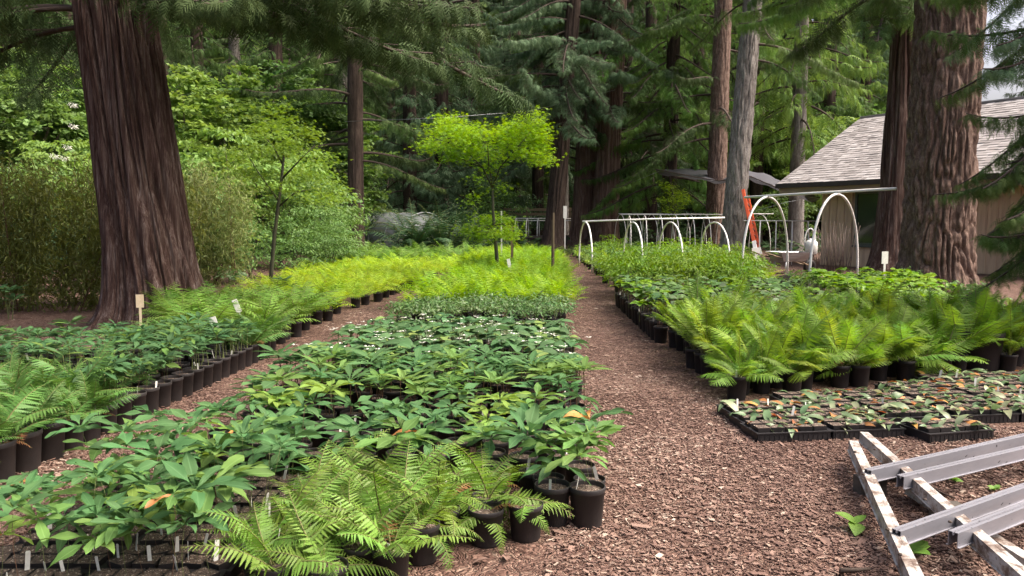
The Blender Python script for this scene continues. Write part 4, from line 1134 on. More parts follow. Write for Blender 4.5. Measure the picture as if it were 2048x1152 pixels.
# ---- broad-leaved shrubs and small trees
qm = leaf(1, .5, 2, 1, ovat, .3, .6)
def shrub_mesh(seed, w, h, n, Ll, mat, flat=.35, g0=None, nc=None, st=9): return mesh('crown', bushy_plant(R_(seed), w, h, n, g0 or qm, Ll, flat, st, nc), [M[mat], M['twig']])
SH = {'tall_b': [shrub_mesh(650 + i, 5.8, 7.6, 15000, .19, 'shrub_bright', .22, quad_leaf, 190, 14) for i in range(2)] * 2, 'tall_m': [shrub_mesh(655 + i, 6.0, 7.6, 15000, .19, 'shrub_mid', .25, quad_leaf, 190, 14) for i in range(2)] * 2,
      'bright': [shrub_mesh(620 + i, 3.0, 3.4, 2600, .16, 'shrub_bright', .22, None, 70) for i in range(3)],
      'mid': [shrub_mesh(630 + i, 2.6, 2.6, 2600, .13, 'shrub_mid', .3, None, 60) for i in range(3)],
      'dark': [shrub_mesh(640 + i, 2.6, 2.2, 2200, .14, 'shrub_dark', .35, None, 50) for i in range(3)]}
SHL = [(380, 30, 'tall_b', 0.96, 'tall airy light green tree just right of the big cedar'), (460, 34, 'tall_b', 1.09, 'tall airy tree high behind the left maple'), (570, 36, 'tall_m', 1.13, 'tall green broadleaf tree behind the left maple crown'), (650, 38, 'tall_b', 1.04, 'tall light tree left of the straight dark trunk'), (40, 28, 'tall_m', 1.00, 'tall leafy tree at the left edge behind bamboo'), (130, 32, 'tall_b', 1.04, 'tall light tree just left of the big cedar'), (1530, 46, 'tall_b', 1.17, 'tall pale tree high between grey fir and house'), (1640, 50, 'tall_m', 1.30, 'tall leafy tree above the house gable'), (1690, 44, 'tall_b', 0.96, 'light green tree touching the house ridge'), (1990, 46, 'tall_m', 0.87, 'leafy tree beyond the right end of the roof'), (430, 18.6, 'mid', .5, 'low green shrub on the ground behind the big cedar foot'), (500, 19.5, 'mid', .55, 'low leafy shrub left of the left maple stem'), (580, 20.5, 'mid', .6, 'low leafy shrub right of the left maple stem'), (660, 21.5, 'mid', .6, 'low round shrub before the straight dark trunk'), (620, 24, 'mid', .8, 'middling green shrub behind the low round shrub'), (30, 16.5, 'dark', .8, 'dark low shrub behind the bamboo thicket'), (150, 17, 'dark', .8, 'dark low shrub just left of the big cedar'), (395, 21, 'mid', 1.0, 'mid green shrub directly right of the big cedar trunk'), (470, 24, 'bright', 1.3, 'bright layered shrub behind the left maple'), (560, 26, 'bright', 1.3, 'leafy green shrub behind the left maple stem'),
       (640, 25, 'mid', 1.15, 'green shrub filling the gap left of the dark trunk'), (420, 30, 'bright', 1.5, 'tall pale yellow-green shrub high behind the left shrubs'), (520, 33, 'bright', 1.6, 'tall bright shrub below the hanging cedar boughs'),
       (620, 30, 'mid', 1.3, 'tall green shrub before the pale grey trunks'), (660, 23, 'mid', .7, 'low dense shrub by the dark trunk base'), (350, 27, 'mid', 1.5, 'tall green shrub peeping past the big cedar'),
       (60, 19, 'mid', 1.2, 'green elder shrub with white flower heads left of the big cedar'), (140, 24, 'bright', 1.2, 'bright shrub behind the left bamboo'), (-10, 24, 'dark', 1.5, 'dark shrub at the far left edge'), (110, 30, 'mid', 1.8, 'tall shrub high behind the bamboo'),
       (770, 36, 'dark', .9, 'dark low shrub left of the plastic tunnel'), (740, 38, 'bright', .8, 'small bright shrub left of the plastic tunnel'), (930, 38, 'dark', 1.2, 'dark shrub behind the fern clump'), (980, 42, 'mid', 1.4, 'green leafy shrub behind the maple stem'), (1050, 46, 'dark', 1.3, 'dark shrub behind the hooped tables'),
       (1250, 40, 'dark', .9, 'dark shrub right of the paired cedars'), (1380, 46, 'dark', 1.4, 'dark shrub under the shade cloth'), (1560, 40, 'mid', 1.2, 'green shrub between grey fir and house'), (1620, 46, 'mid', 1.6, 'tall green shrub left of the house'), (1530, 48, 'bright', 1.6, 'pale green shrub in the gap right of the grey fir'),
       (1480, 52, 'mid', 1.8, 'distant green shrub behind the grey fir'), (1160, 50, 'dark', 1.5, 'dark shrub behind the paired cedars'), (860, 52, 'dark', 2.0, 'dark tall shrub behind the tunnel'), (700, 50, 'mid', 2.0, 'distant green shrub behind the grey trunks'), (560, 48, 'bright', 2.2, 'distant bright shrub in the left wood'),
       (1900, 40, 'mid', 1.6, 'green shrub behind the house roof'), (1280, 55, 'dark', 2.0, 'dark undergrowth shrub deep behind the hoop rows'), (1010, 58, 'dark', 2.0, 'dark undergrowth shrub deep behind the maple')]
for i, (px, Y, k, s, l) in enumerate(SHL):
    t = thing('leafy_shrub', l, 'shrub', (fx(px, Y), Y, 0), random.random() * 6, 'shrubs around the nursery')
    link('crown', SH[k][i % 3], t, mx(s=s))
# white flower heads of the elder shrub
gfl = bushy_plant(R_(660), .22, .16, 130, quad_leaf, .035, .8, 0, 8)
FLW = mesh('flower_head', gfl, [M['petal'], M['twig']])
els = [o for o in bpy.data.objects if o.get('label', '').startswith('green elder')][0]
for px, py in [(148, 215), (150, 258), (138, 300), (112, 318), (132, 322)]:
    p = at(px, py, 18.2); inv = els.matrix_basis.inverted()
    link('flower_head', FLW, els, Matrix.Translation(inv @ Vector(p)) @ Matrix.Scale(.7, 4))['kind'] = 'stuff'

# ---- bamboo clumps
bl = Geo([(0, 0, 0), (.085, .4, .02), (0, 1, -.28), (-.085, .4, .02)], [(0, 1, 2), (0, 2, 3)])
def bamboo(name, label, x, y, w, d, h, n, mk, nculm, seed, low=.3):
    r = R_(seed)
    t = thing(name, label, 'bamboo', (x, y, 0))
    px = r.uniform(-w / 2, w / 2, nculm); py = r.uniform(-d / 2, d / 2, nculm)
    hh = h * r.uniform(.75, 1.05, nculm) * (1 - .25 * (2 * px / w) ** 2)
    tops = np.column_stack([px * 1.35 + r.normal(0, .2, nculm), py * 1.3 + r.normal(0, .15, nculm), hh])
    cm = [mesh('culm', tube([(0, 0, 0), (0, .0, .35), (.02 * k, 0, .7), (.1 * k, .02, 1.0)], [.011, .010, .008, .003], 5), M['stem'] if k else M['stem_brown']) for k in range(3)]
    for i in range(nculm):
        v = Vector(tops[i]) - Vector((px[i], py[i], 0))
        q = Vector((0, 0, 1)).rotation_difference(v)
        link('culm', cm[i % 3], t, Matrix.LocRotScale(Vector((px[i], py[i], 0)), q, Vector((1, 1, v.length))))
    k = r.integers(0, nculm, n); s = low + (1 - low) * r.random(n) ** .8
    P = np.column_stack([px, py, np.zeros(nculm)])[k] * (1 - s[:, None]) + tops[k] * s[:, None] + r.normal(0, .17, (n, 3))
    cl = r.random((400, 3)); 
    Ms = tr(P) @ rz(r.random(n) * 6.3) @ rx(r.uniform(-1.1, .2, n)) @ ry(r.normal(0, .5, n)) @ sl(r.uniform(.08, .17, n))
    link('foliage', mesh('foliage', rep(bl, Ms, r.random(n)), M[mk]), t)
bamboo('bamboo_clump', 'olive green bamboo thicket at the left edge behind mulch', -8.7, 13.6, 4.8, 1.6, 2.55, 30000, 'bamboo', 60, 701, .02)
bamboo('bamboo_clump', 'pale feathery bamboo clump right of the big cedar', -7.0, 18.2, 1.9, 1.2, 2.7, 11000, 'bamboo_pale', 26, 702, .05)

# ---- maples
def star_leaf():
    V, F = [(0, 0, 0)], []
    for k, a in enumerate((-1.9, -.95, 0, .95, 1.9)):
        l = (.5, .85, 1, .85, .5)[k]
        b = len(V)
        for da, q in ((-.3, .45), (0, 1), (.3, .45)): V.append((math.sin(a + da) * l * q * .6, .25 + math.cos(a + da) * l * q * .7, -.12 * q))
        F.append((0, b + 2, b + 1, b))
    return Geo(V, F)
star = star_leaf()
def maple(name, label, x, y, stem, limbs, pads, mk, seed, Ll=.095, dens=1.0):
    r = R_(seed)
    t = thing(name, label, 'tree', (x, y, 0))
    o = np.array([x, y, 0])
    link('trunk', mesh('trunk', tube(np.array(stem) - o, np.linspace(.05, .026, len(stem)), 8), M['bark_maple']), t)
    for l in limbs: link('branch', mesh('branch', tube(np.array(l) - o, np.linspace(.024, .006, len(l)), 5), M['bark_maple']), t)
    gs = []
    for (c, rx_, ry_, rz_, n) in pads:
        n = int(n * dens)
        sub = max(3, n // 26)
        d = r.normal(0, 1, (sub, 3)); d /= np.linalg.norm(d, axis=1)[:, None]
        cc = np.array(c) - o + d * (r.random(sub) ** .4)[:, None] * [rx_, ry_, rz_]
        k = r.integers(0, sub, n)
        P = cc[k] + r.normal(0, 1, (n, 3)) * [.15, .15, .075]
        Ms = tr(P) @ rz(r.random(n) * 6.3) @ rx(r.normal(-.2, .3, n)) @ ry(r.normal(0, .3, n)) @ sl(r.uniform(.7, 1.25, n) * Ll)
        n3 = 1; gs.append(rep(star, Ms, np.clip(r.random(sub)[k] * .5 + r.random(n) * .5, 0, 1)))
    link('crown', mesh('crown', cat(gs), M[mk]), t)
M['bark_maple'] = plain_mat('maple_bark', (.075, .078, .042), (.045, .045, .03), 9, .8, stretch=(1, 1, .2))
Y0 = 18.0
A_ = lambda px, py, dy=0: at(px, py, Y0 + dy)
b0 = A_(998, 575); b0[2] = 0
fork = A_(985, 375)
mp = [A_(994, 520), A_(990, 470), A_(986, 420), fork]
pads = [(A_(px, py, random.uniform(-.7, .7)), w / FPX * 18, .45, h / FPX * 18, n) for px, py, w, h, n in [
    (900, 262, 42, 26, 520), (868, 292, 36, 14, 260), (935, 285, 45, 26, 480), (915, 312, 45, 12, 240), (960, 262, 28, 14, 240), (1045, 255, 44, 30, 620), (1075, 280, 32, 24, 380), (1010, 278, 36, 24, 380), (1060, 308, 42, 14, 300), (1088, 322, 18, 6, 90), (985, 308, 45, 16, 260), (1055, 230, 26, 8, 170), (895, 238, 22, 7, 120), (970, 335, 30, 8, 90),
    (950, 390, 20, 18, 60), (1000, 378, 20, 14, 45), (958, 355, 20, 10, 40),
    (985, 440, 42, 9, 330), (955, 460, 32, 8, 200), (1015, 462, 28, 9, 200), (985, 470, 45, 8, 240)]]
maple('maple_tree', 'small lime green maple with umbrella crown among the lime ferns', b0[0], b0[1], [b0] + mp,
      [[fork, A_(965, 335, .2), A_(930, 300, .3), A_(895, 265, .3)], [fork, A_(1000, 335, -.2), A_(1035, 295, -.3), A_(1060, 265, -.3)], [fork, A_(978, 330), A_(975, 290), A_(960, 265)], [A_(992, 460), A_(970, 458, .2), A_(950, 452, .3)], [A_(990, 450), A_(1005, 448, -.2), A_(1020, 455, -.3)], [A_(965, 335, .2), A_(925, 318, .5), A_(875, 300, .6)], [A_(1035, 295, -.3), A_(1065, 305, -.5), A_(1085, 312, -.6)]], pads, 'maple', 720, .105, 1.7)
Y0 = 16.5
b0 = A_(540, 590); b0[2] = 0
fork = A_(556, 415)
pads = [(A_(px, py, random.uniform(-.8, .8)), w / FPX * 16.5, .5, h / FPX * 16.5, n) for px, py, w, h, n in [
    (520, 260, 50, 14, 300), (570, 245, 45, 12, 260), (620, 270, 45, 14, 300), (500, 300, 50, 14, 300), (560, 310, 50, 14, 300), (640, 320, 40, 14, 300), (520, 350, 50, 12, 260), (590, 350, 45, 12, 260), (650, 365, 45, 12, 280), (560, 380, 45, 12, 220), (630, 395, 50, 12, 300), (470, 330, 25, 12, 120), (680, 390, 25, 8, 120), (600, 290, 40, 12, 240), (550, 215, 30, 10, 140)]]
maple('maple_tree', 'slim green maple with airy crown right of the big cedar', b0[0], b0[1], [b0, A_(543, 540), A_(549, 470), fork, A_(562, 370), A_(568, 310)],
      [[fork, A_(590, 385), A_(640, 375)], [A_(556, 400), A_(520, 350), A_(495, 310)], [A_(562, 360), A_(600, 320), A_(630, 290)], [A_(566, 330), A_(545, 290), A_(520, 265)]], pads, 'maple_left', 730, .095, 1.1)
Y0 = 33
b0 = A_(1345, 475); b0[2] = 0
pads = [(A_(px, py, random.uniform(-.5, .5)), w / FPX * 33, .4, h / FPX * 33, n) for px, py, w, h, n in [(1335, 375, 18, 10, 160), (1355, 385, 18, 10, 160), (1330, 400, 20, 10, 160), (1360, 405, 18, 8, 140), (1345, 420, 20, 10, 170), (1340, 435, 15, 6, 90), (1372, 395, 10, 5, 60)]]
maple('young_tree', 'small yellow-green sapling behind the left hoop row', b0[0], b0[1], [b0, A_(1345, 440), A_(1346, 400), A_(1345, 375)], [[A_(1345, 430), A_(1360, 405)], [A_(1345, 425), A_(1332, 395)]], pads, 'maple', 740, .12)

# ---- dark sword ferns before the tunnel and by the trunks
for i, (px, Y, s, k, l) in enumerate([(850, 29.5, 2.1, 'fern_dark', 'large dark fern clump hiding the tunnel front'), (888, 29, 1.9, 'fern_dark', 'dark arching fern right of the tunnel fern'), (822, 29, 1.9, 'fern_dark', 'dark fern clump at the left end of tunnel'), (928, 30, 1.7, 'fern_dark', 'dark fern clump left of the maple stem'), (970, 32, 1.5, 'fern_dark', 'dark fern behind the maple stem'),
        (1135, 33, 1.0, 'fern_sword', 'sword fern at the foot of the leaning cedar'), (1158, 34, .9, 'fern_sword', 'sword fern before the paired cedar trunks'), (1085, 33, 1.0, 'fern_sword', 'sword fern left of the path end'), (1060, 32, 1.0, 'fern_sword', 'sword fern behind the wooden stake'), (1200, 35, .9, 'fern_sword', 'sword fern right of the paired cedar trunks'), (605, 19.5, 1.1, 'fern_sword', 'spiky fern behind the yellow ferns on the left'), (745, 30, 1.0, 'fern_sword', 'fern at the foot of the straight dark trunk'), (590, 21, .9, 'fern_left', 'fern behind the left maple stem')]):
    tag(link('sword_fern', FOL[k][i % len(FOL[k])], None, mx((fx(px, Y), Y, 0), (0, 0, i), s * (1.0 if k != 'fern_left' else 1.6))), l, 'fern', 'ground ferns')
# ---- low plants around the cedar foot and left edge
for i, (x, y, f, s, l) in enumerate([(-8.1, 12.3, 'palm_dark', 2.0, 'dark spreading plant under the bamboo at left edge'), (-7.6, 11.9, 'palm_dark', 1.8, 'dark leafy plant on the mulch left of the big cedar'), (-4.2, 14.6, 'palm_dark', 1.6, 'dark glossy plant right behind the big cedar foot'), (-4.6, 15.6, 'bushy', 1.5, 'low green plant behind the big cedar foot'), (-6.3, 17.5, 'bushy', 2.0, 'green ground plant behind the big cedar'),
                                     (6.0, 9.0, 'mid_bush', 1.3, 'green bush under the hanging cedar boughs'), (6.4, 10.3, 'green_bush', 1.5, 'bright bush below the hanging cedar boughs'), (7.3, 12.6, 'mid_bush', 1.5, 'green bush at the foot of the big fir'), (6.9, 13.8, 'lime_palm', 1.2, 'lime plant at the left foot of the big fir')]):
    potted('ground_plant', l, 'low plants by the tree feet', x, y, f, None, s)
# ================================================================== house
def house():
    cx, cy = 9.06, 27.0
    e = thing('house', 'wooden house with grey shingle roof behind the thick fir', 'house', (cx, cy, 0), math.atan2(-.853, .522))
    wood = plain_mat('siding_wood', (.56, .42, .28), (.42, .30, .20), 3, .8, stretch=(3, 3, .3), bump=.3, objvar=.25)
    woodb = plain_mat('eave_wood', (.34, .27, .20), (.24, .18, .13), 4, .8, stretch=(.3, 3, 3))
    dark = plain_mat('dark_fascia', (.045, .035, .03), None, 5, .7)
    shm, nt, out = newmat('roof_shingle')
    p = N(nt, 'ShaderNodeBsdfPrincipled'); p.inputs['Roughness'].default_value = .9
    a_ = N(nt, 'ShaderNodeAttribute', attribute_name='luv'); s_ = N(nt, 'ShaderNodeSeparateXYZ'); nt.links.new(a_.outputs['Vector'], s_.inputs[0])
    c = ramp(nt, s_.outputs[2], [(0, (.16, .145, .138)), (.5, (.265, .245, .235)), (1, (.37, .35, .34))])
    moss = ramp(nt, noise(nt, 1.3, 4, .6), [(.62, (0, 0, 0)), (.78, (.5, .5, .5))])
    nt.links.new(mixc(nt, moss, c, (.26, .17, .12)), p.inputs['Base Color']); nt.links.new(p.outputs[0], out.inputs[0])
    Lh, W, eave, ridge = 15.0, 8.8, 2.7, 5.2
    th = math.atan2(ridge - eave, W / 2); sl_ = math.hypot(ridge - eave, W / 2)
    # roof deck
    V = []
    for dz in (0, -.1):
        V += [(0, 0, eave + dz), (Lh, 0, eave + dz), (Lh, W / 2, ridge + dz), (0, W / 2, ridge + dz), (0, W, eave + dz), (Lh, W, eave + dz)]
    F = [(0, 1, 2, 3), (3, 2, 5, 4), (9, 8, 7, 6), (10, 11, 8, 9), (0, 6, 7, 1), (4, 5, 11, 10), (0, 3, 9, 6), (3, 4, 10, 9), (1, 7, 8, 2), (2, 8, 11, 5)]
    roof = link('roof', mesh('roof', Geo(V, F), dark, False), e)
    gs = []
    expo = .165
    n = int(sl_ / expo)
    for k in range(n):
        x = -.02
        while x < Lh:
            w = random.uniform(.13, .32)
            b = box(x + .003, min(x + w, Lh + .02) - .003, -.012 + random.uniform(-.008, .008), .30, .012, .03 + random.uniform(0, .012))
            b.V[:, 2] += .02 * (1 - b.V[:, 1] / .3)
            b.A[:, 2] = np.clip(random.gauss(.5, .22), 0, 1)
            gs.append(xf(b, tr([(0, 0, eave)]) @ rx(th) @ tr([(0, k * expo - .03, 0)])))
            x += w
    o = link('shingles', mesh('shingles', cat(gs), shm, False), roof); o['kind'] = 'stuff'
    link('ridge_cap', mesh('ridge_cap', box(-.02, Lh + .02, W / 2 - .1, W / 2 + .1, ridge + .012, ridge + .07), shm, False), roof)
    link('gutter', mesh('gutter', box(-.04, Lh, -.12, -.014, eave - .13, eave + .02), dark, False), roof)
    link('fascia', mesh('fascia', box(.02, Lh, .01, .06, eave - .30, eave - .101), woodb, False), roof)
    # rafters ends under the eave
    raf = mesh('rafter', box(-.03, .03, .0, .66, -.26, -.11), woodb, False)
    for k in range(20): link('rafter', raf, roof, mx((.5 + k * .75, .07, eave + .0)))
    # walls
    x0, y0, y1 = 1.2, .75, W - .75
    link('wall', mesh('wall', cat([box(x0, Lh - .3, y0, y0 + .12, 0, eave - .02 + .30), box(x0, x0 + .12, y0 + .12, y1, 0, eave + .3)]), wood, False), e)
    wallo = e.children[-1] if e.children else None
    wall = [c_ for c_ in bpy.data.objects if c_.name.startswith('wall') and c_.parent == e][0]
    bd = mesh('siding_board', box(-.135, .135, -.022, -.002, .02, eave - .02), wood, False)
    bt = mesh('batten', box(-.025, .025, -.045, -.024, .02, eave - .02), wood, False)
    k = 0; x = x0 + .14
    while x < 9:
        if not (2.45 < x < 3.6): link('siding_board', bd, wall, mx((x, y0, 0)))
        if not (2.35 < x + .14 < 3.6): link('batten', bt, wall, mx((x + .14, y0, 0)))
        x += .28
    fr = plain_mat('window_frame_paint', (.07, .08, .07), None, 8, .5)
    gl, nt, out = newmat('window_glass')
    p = N(nt, 'ShaderNodeBsdfPrincipled'); p.inputs['Base Color'].default_value = (.015, .02, .02, 1); p.inputs['Roughness'].default_value = .08; nt.links.new(p.outputs[0], out.inputs[0])
    w = link('window', mesh('window', cat([box(2.45, 2.53, y0 - .06, y0 - .002, .7, 2.4), box(3.47, 3.55, y0 - .06, y0 - .002, .7, 2.4), box(2.53, 3.47, y0 - .06, y0 - .002, 2.32, 2.4), box(2.53, 3.47, y0 - .06, y0 - .002, .7, .78)]), fr, False), e)
    link('pane', mesh('pane', box(2.53, 3.47, y0 - .03, y0 - .012, .78, 2.32), gl, False), w)
    link('sill', mesh('sill', box(2.4, 3.6, y0 - .1, y0 - .062, .64, .70), fr, False), w)
    link('skirting', mesh('skirting', box(2.3, 3.7, y0 - .022, y0 - .002, .02, .63), wood, False), wall)
house()
# canes leaning on the house
cane_m = plain_mat('cane', (.20, .15, .12), (.12, .09, .075), 5, .8, objvar=.5)
cm = mesh('cane', tube([(0, 0, 0), (0, 0, .5), (0, 0, 1)], [.007, .0065, .005], 5), cane_m)
e = thing('cane_bundle', 'thick bundle of thin brown stakes leaning by the house wall', 'stakes', (9.55, 23.4, 0))
for i in range(60):
    lx = random.uniform(-.85, .85); a = random.gauss(0, .13) + lx * .2; b = random.gauss(-.05, .08)
    link('cane', cm, e, Matrix.LocRotScale(Vector((lx * .6, random.uniform(-.25, .25), 0)), Euler((b, a, 0)), Vector((1, 1, random.uniform(.9, 1.5)))))

# ================================================================== white hoops
def hoop_pts(a, b, h, n=22):
    a, b = np.array(a, float), np.array(b, float)
    t = np.linspace(0, 1, n)
    u = np.clip((1 - np.cos(PI * t)) / 2, 0, 1)
    P = a[None] * (1 - u[:, None]) + b[None] * u[:, None]
    P[:, 2] = h * np.sin(PI * t) ** .72
    return P
def hoops(label, feet, h, purlin, rad, mat='pvc'):
    e = thing('hoop_tunnel', label, 'hoops', (feet[0][0][0], feet[0][0][1], 0), 0, 'bare hoop frames')
    o = np.array([feet[0][0][0], feet[0][0][1], 0])
    for (a, b) in feet: link('hoop', mesh('hoop', tube(hoop_pts((*a, 0), (*b, 0), h) - o, rad, 8), M[mat]), e)
    for p in purlin: link('ridge_pipe', mesh('ridge_pipe', tube(np.array(p) - o, rad * 1.05, 8), M[mat]), e)
    return e
hoops('white hoop frame with long ridge pipe beside the path', [((x, 22.6), (x - .1, 25.8)) for x in (2.3, 3.75, 4.9, 6.25)], 1.43, [[(2.15, 24.2, 1.455), (4.3, 24.1, 1.53), (6.45, 24.0, 1.57)]], .024)
hoops('tall white pipe hoops with ridge pipe running to the thick fir', [((5.25, 18.0), (7.0, 20.0)), ((6.05, 16.0), (7.9, 18.0))], 2.05, [[(5.78, 19.7, 2.06), (6.6, 17.95, 2.09), (7.62, 15.75, 2.12)]], .028)
hoops('row of thin white hoops far behind, left of the grey fir', [((x, 30.5), (x + .2, 33)) for x in np.arange(4.6, 9.0, .62)], 1.68, [[(4.4, 31.8, 1.72), (9.3, 31.8, 1.72)]], .015)
hoops('row of low white hoops right of the orange ladder', [((x, 26.5), (x + .6, 28.3)) for x in np.arange(8.3, 10.9, .55)], 1.45, [[(8.0, 27.3, 1.48), (11.0, 27.6, 1.46)]], .015)
hoops('line of white hoops at the far end of the beds', [((x, 34.5), (x - .2, 37)) for x in np.arange(5.0, 11.6, .7)], 1.75, [[(4.8, 35.7, 1.78), (11.8, 35.7, 1.78)]], .014)
def hoop_table(label, x0, x1, Y):
    wd = M['pallet']
    e = thing('hoop_table', label, 'bench', ((x0 + x1) / 2, Y, 0), 0, 'hooped tables')
    w = x1 - x0
    link('table_top', mesh('table_top', box(-w / 2, w / 2, -.7, .7, .62, .72), wd, False), e)
    for sx in (-1, 0, 1):
        for sy in (-1, 1): link('leg', mesh('leg', box(sx * w * .47 - .05, sx * w * .47 + .05, sy * .6 - .05, sy * .6 + .05, 0, .62), wd, False), e)
    n = int(w / .5)
    for k in range(n + 1):
        x = -w / 2 + w * k / n
        P = hoop_pts((x, -.65, 0), (x + .15, .65, 0), .85); P[:, 2] += .72
        link('hoop', mesh('hoop', tube(P, .022, 6), M['pvc']), e)
    for y in (0, -.35): link('ridge_pipe', mesh('ridge_pipe', tube([(-w / 2 - .1, y, 1.58 - abs(y) * .3), (w / 2 + .1, y, 1.58 - abs(y) * .3)], .02, 6), M['pvc']), e)
M['pallet'] = plain_mat('weathered_wood', (.10, .085, .07), (.06, .05, .04), 4, .85, stretch=(.4, 4, 4))
hoop_table('low wooden table with white hoops left of the leaning cedar', fx(1030, 39), fx(1095, 39), 39)
hoop_table('wooden table with white hoops between leaning cedar and pair', fx(1112, 41), fx(1150, 41), 41)
e = thing('wood_railing', 'weathered wooden rail behind the hooped tables', 'railing', (fx(1050, 44), 44, 0))
rw = plain_mat('rail_wood', (.22, .17, .11), (.14, .11, .07), 4, .85, stretch=(.4, 4, 4))
for z in (1.75, 2.0): link('rail', mesh('rail', box(-1.2, 2.6, -.04, .04, z, z + .15), rw, False), e)
for x in (-1.1, .1, 1.3, 2.5): link('post', mesh('post', box(x - .06, x + .06, .042, .15, 0, 2.2), rw, False), e)

# ---- plastic tunnel
def poly():
    m, nt, out = newmat('greenhouse_plastic')
    p = N(nt, 'ShaderNodeBsdfPrincipled'); p.inputs['Roughness'].default_value = .25
    c = ramp(nt, noise(nt, 1.2, 5, .6), [(.3, (.22, .24, .245)), (.7, (.42, .44, .44))]); nt.links.new(c, p.inputs['Base Color'])
    nt.links.new(p.outputs[0], out.inputs[0])
    Y = 33.0
    x0, x1 = fx(792, Y), fx(900, Y)
    e = thing('plastic_tunnel', 'low arched greenhouse of cloudy white plastic behind dark ferns', 'greenhouse', ((x0 + x1) / 2, Y, 0), .55)
    t = np.linspace(0, PI, 21); w = (x1 - x0) / 2
    ys = np.linspace(-.2, 5, 12)
    V = np.array([(-w * math.cos(a), y + random.gauss(0, .01), 1.8 * math.sin(a) ** .7 - .03 * math.sin(y * 6) ** 2) for y in ys for a in t])
    link('cover', mesh('cover', Geo(V, gridfaces(12, 21)), m), e)
    for y in (-.21, 1.6, 3.4, 5.0): link('rib', mesh('rib', tube([(-w * 1.005 * math.cos(a), y, 1.82 * math.sin(a) ** .7) for a in t], .02, 6), m), e)
    F = [(i, i + 1, 21, -1) for i in range(20)]
    V2 = np.array([(-w * .98 * math.cos(a), -.15, 1.75 * math.sin(a) ** .7) for a in t] + [(0, -.15, 0)])
    link('end_sheet', mesh('end_sheet', Geo(V2, F), m), e)
poly()

# ---- shade cloth
def shade():
    m, nt, out = newmat('shade_cloth')
    p = N(nt, 'ShaderNodeBsdfPrincipled'); p.inputs['Base Color'].default_value = (.07, .07, .085, 1); p.inputs['Roughness'].default_value = .8
    tr_ = N(nt, 'ShaderNodeBsdfTransparent'); mxs = N(nt, 'ShaderNodeMixShader'); mxs.inputs[0].default_value = .28
    nt.links.new(p.outputs[0], mxs.inputs[1]); nt.links.new(tr_.outputs[0], mxs.inputs[2]); nt.links.new(mxs.outputs[0], out.inputs[0])
    near = [at(1310, 338, 33), at(1380, 352, 31), at(1440, 362, 30), at(1500, 352, 29), at(1560, 378, 28), at(1640, 395, 28)]
    far = [at(1330, 338, 38), at(1400, 338, 37), at(1450, 350, 36), at(1488, 338, 33), at(1545, 352, 33), at(1605, 385, 33)]
    n = 24
    s = np.linspace(0, 1, n); q = np.linspace(0, 1, 6)
    A = np.stack([np.interp(s, q, np.array(near)[:, i]) for i in range(3)], 1); B = np.stack([np.interp(s, q, np.array(far)[:, i]) for i in range(3)], 1)
    v = np.linspace(0, 1, 9)
    P = A[:, None] * (1 - v[None, :, None]) + B[:, None] * v[None, :, None]
    P[..., 2] -= .25 * np.sin(PI * v)[None] + .04 * np.sin(s * 40)[:, None]
    e = thing('shade_cloth', 'dark grey shade net strung between fir trunks and house', 'shade cloth', (P[..., 0].mean(), P[..., 1].mean(), 0))
    o = np.array([P[..., 0].mean(), P[..., 1].mean(), 0])
    link('net', mesh('net', Geo((P - o).reshape(-1, 3), gridfaces(n, 9)), m), e)
    link('edge_rope', mesh('edge_rope', tube(A - o - [0, 0, .0], .02, 5), M['twig']), e)
shade()

# ---- ladder
def ladder():
    org = plain_mat('orange_fibreglass', (.62, .10, .03), (.5, .07, .02), 5, .45)
    wht = M['pvc']
    foot, top = at(1515, 500, 26.5), at(1491, 386, 28.4)
    e = thing('ladder', 'orange fibreglass ladder leaning on the grey fir', 'ladder', foot)
    d = top - foot; L = np.linalg.norm(d)
    q = Vector((0, 0, 1)).rotation_difference(Vector(d)) @ Euler((0, 0, .9)).to_quaternion()
    MM = Matrix.LocRotScale(Vector((0, 0, 0)), q, Vector((1, 1, 1)))
    for s in (-1, 1):
        link('side_rail', mesh('side_rail', cat([box(s * .2 - .03, s * .2 + .03, -.05, .05, .25, L)]), org, False), e, MM)
        link('foot', mesh('foot', box(s * .2 - .03, s * .2 + .03, -.06, .06, -.12, .249), wht, False), e, MM)
    rg = mesh('rung', tube([(-.185, 0, 0), (.185, 0, 0)], .018, 6), M['alu'])
    for k in range(int(L / .3) - 1): link('rung', rg, e, MM @ Matrix.Translation((0, 0, .4 + k * .3)))
M['alu'] = plain_mat('aluminium', (.50, .51, .53), (.30, .31, .33), 14, .38, .85, bump=.05, stretch=(.2, 3, 3))
ladder()

# ---- stakes, labels, wires
stake_m = plain_mat('stake_wood', (.26, .19, .12), (.17, .12, .08), 5, .8, stretch=(3, 3, .4))
def stake(name, label, p, h, w, m, cap=None):
    e = thing(name, label, 'stake', (p[0], p[1], 0))
    link('post', mesh('post', box(-w / 2, w / 2, -w / 2, w / 2, 0, h), m, False), e)
    if cap: link('cap', mesh('cap', box(-w * .3, w * .3, -w * .3, w * .3, h, h + cap), M['twig'], False), e)
stake('wooden_stake', 'tall pale stake with dark top at the right rim of lime ferns', at(1107, 560, 17.5), 1.66, .036, stake_m, .12)
stake('wooden_stake', 'short brown stake right of the small maple stem', at(1024, 520, 18.6), 1.35, .06, stake_m)
stake('white_stake', 'thin white pole behind the small maple', at(1003, 500, 22), 1.75, .04, M['tag'])
stake('dark_stake', 'dark thin stake edge on beside the tall pale stake', at(1104, 560, 17.6), 1.5, .035, M['twig'])
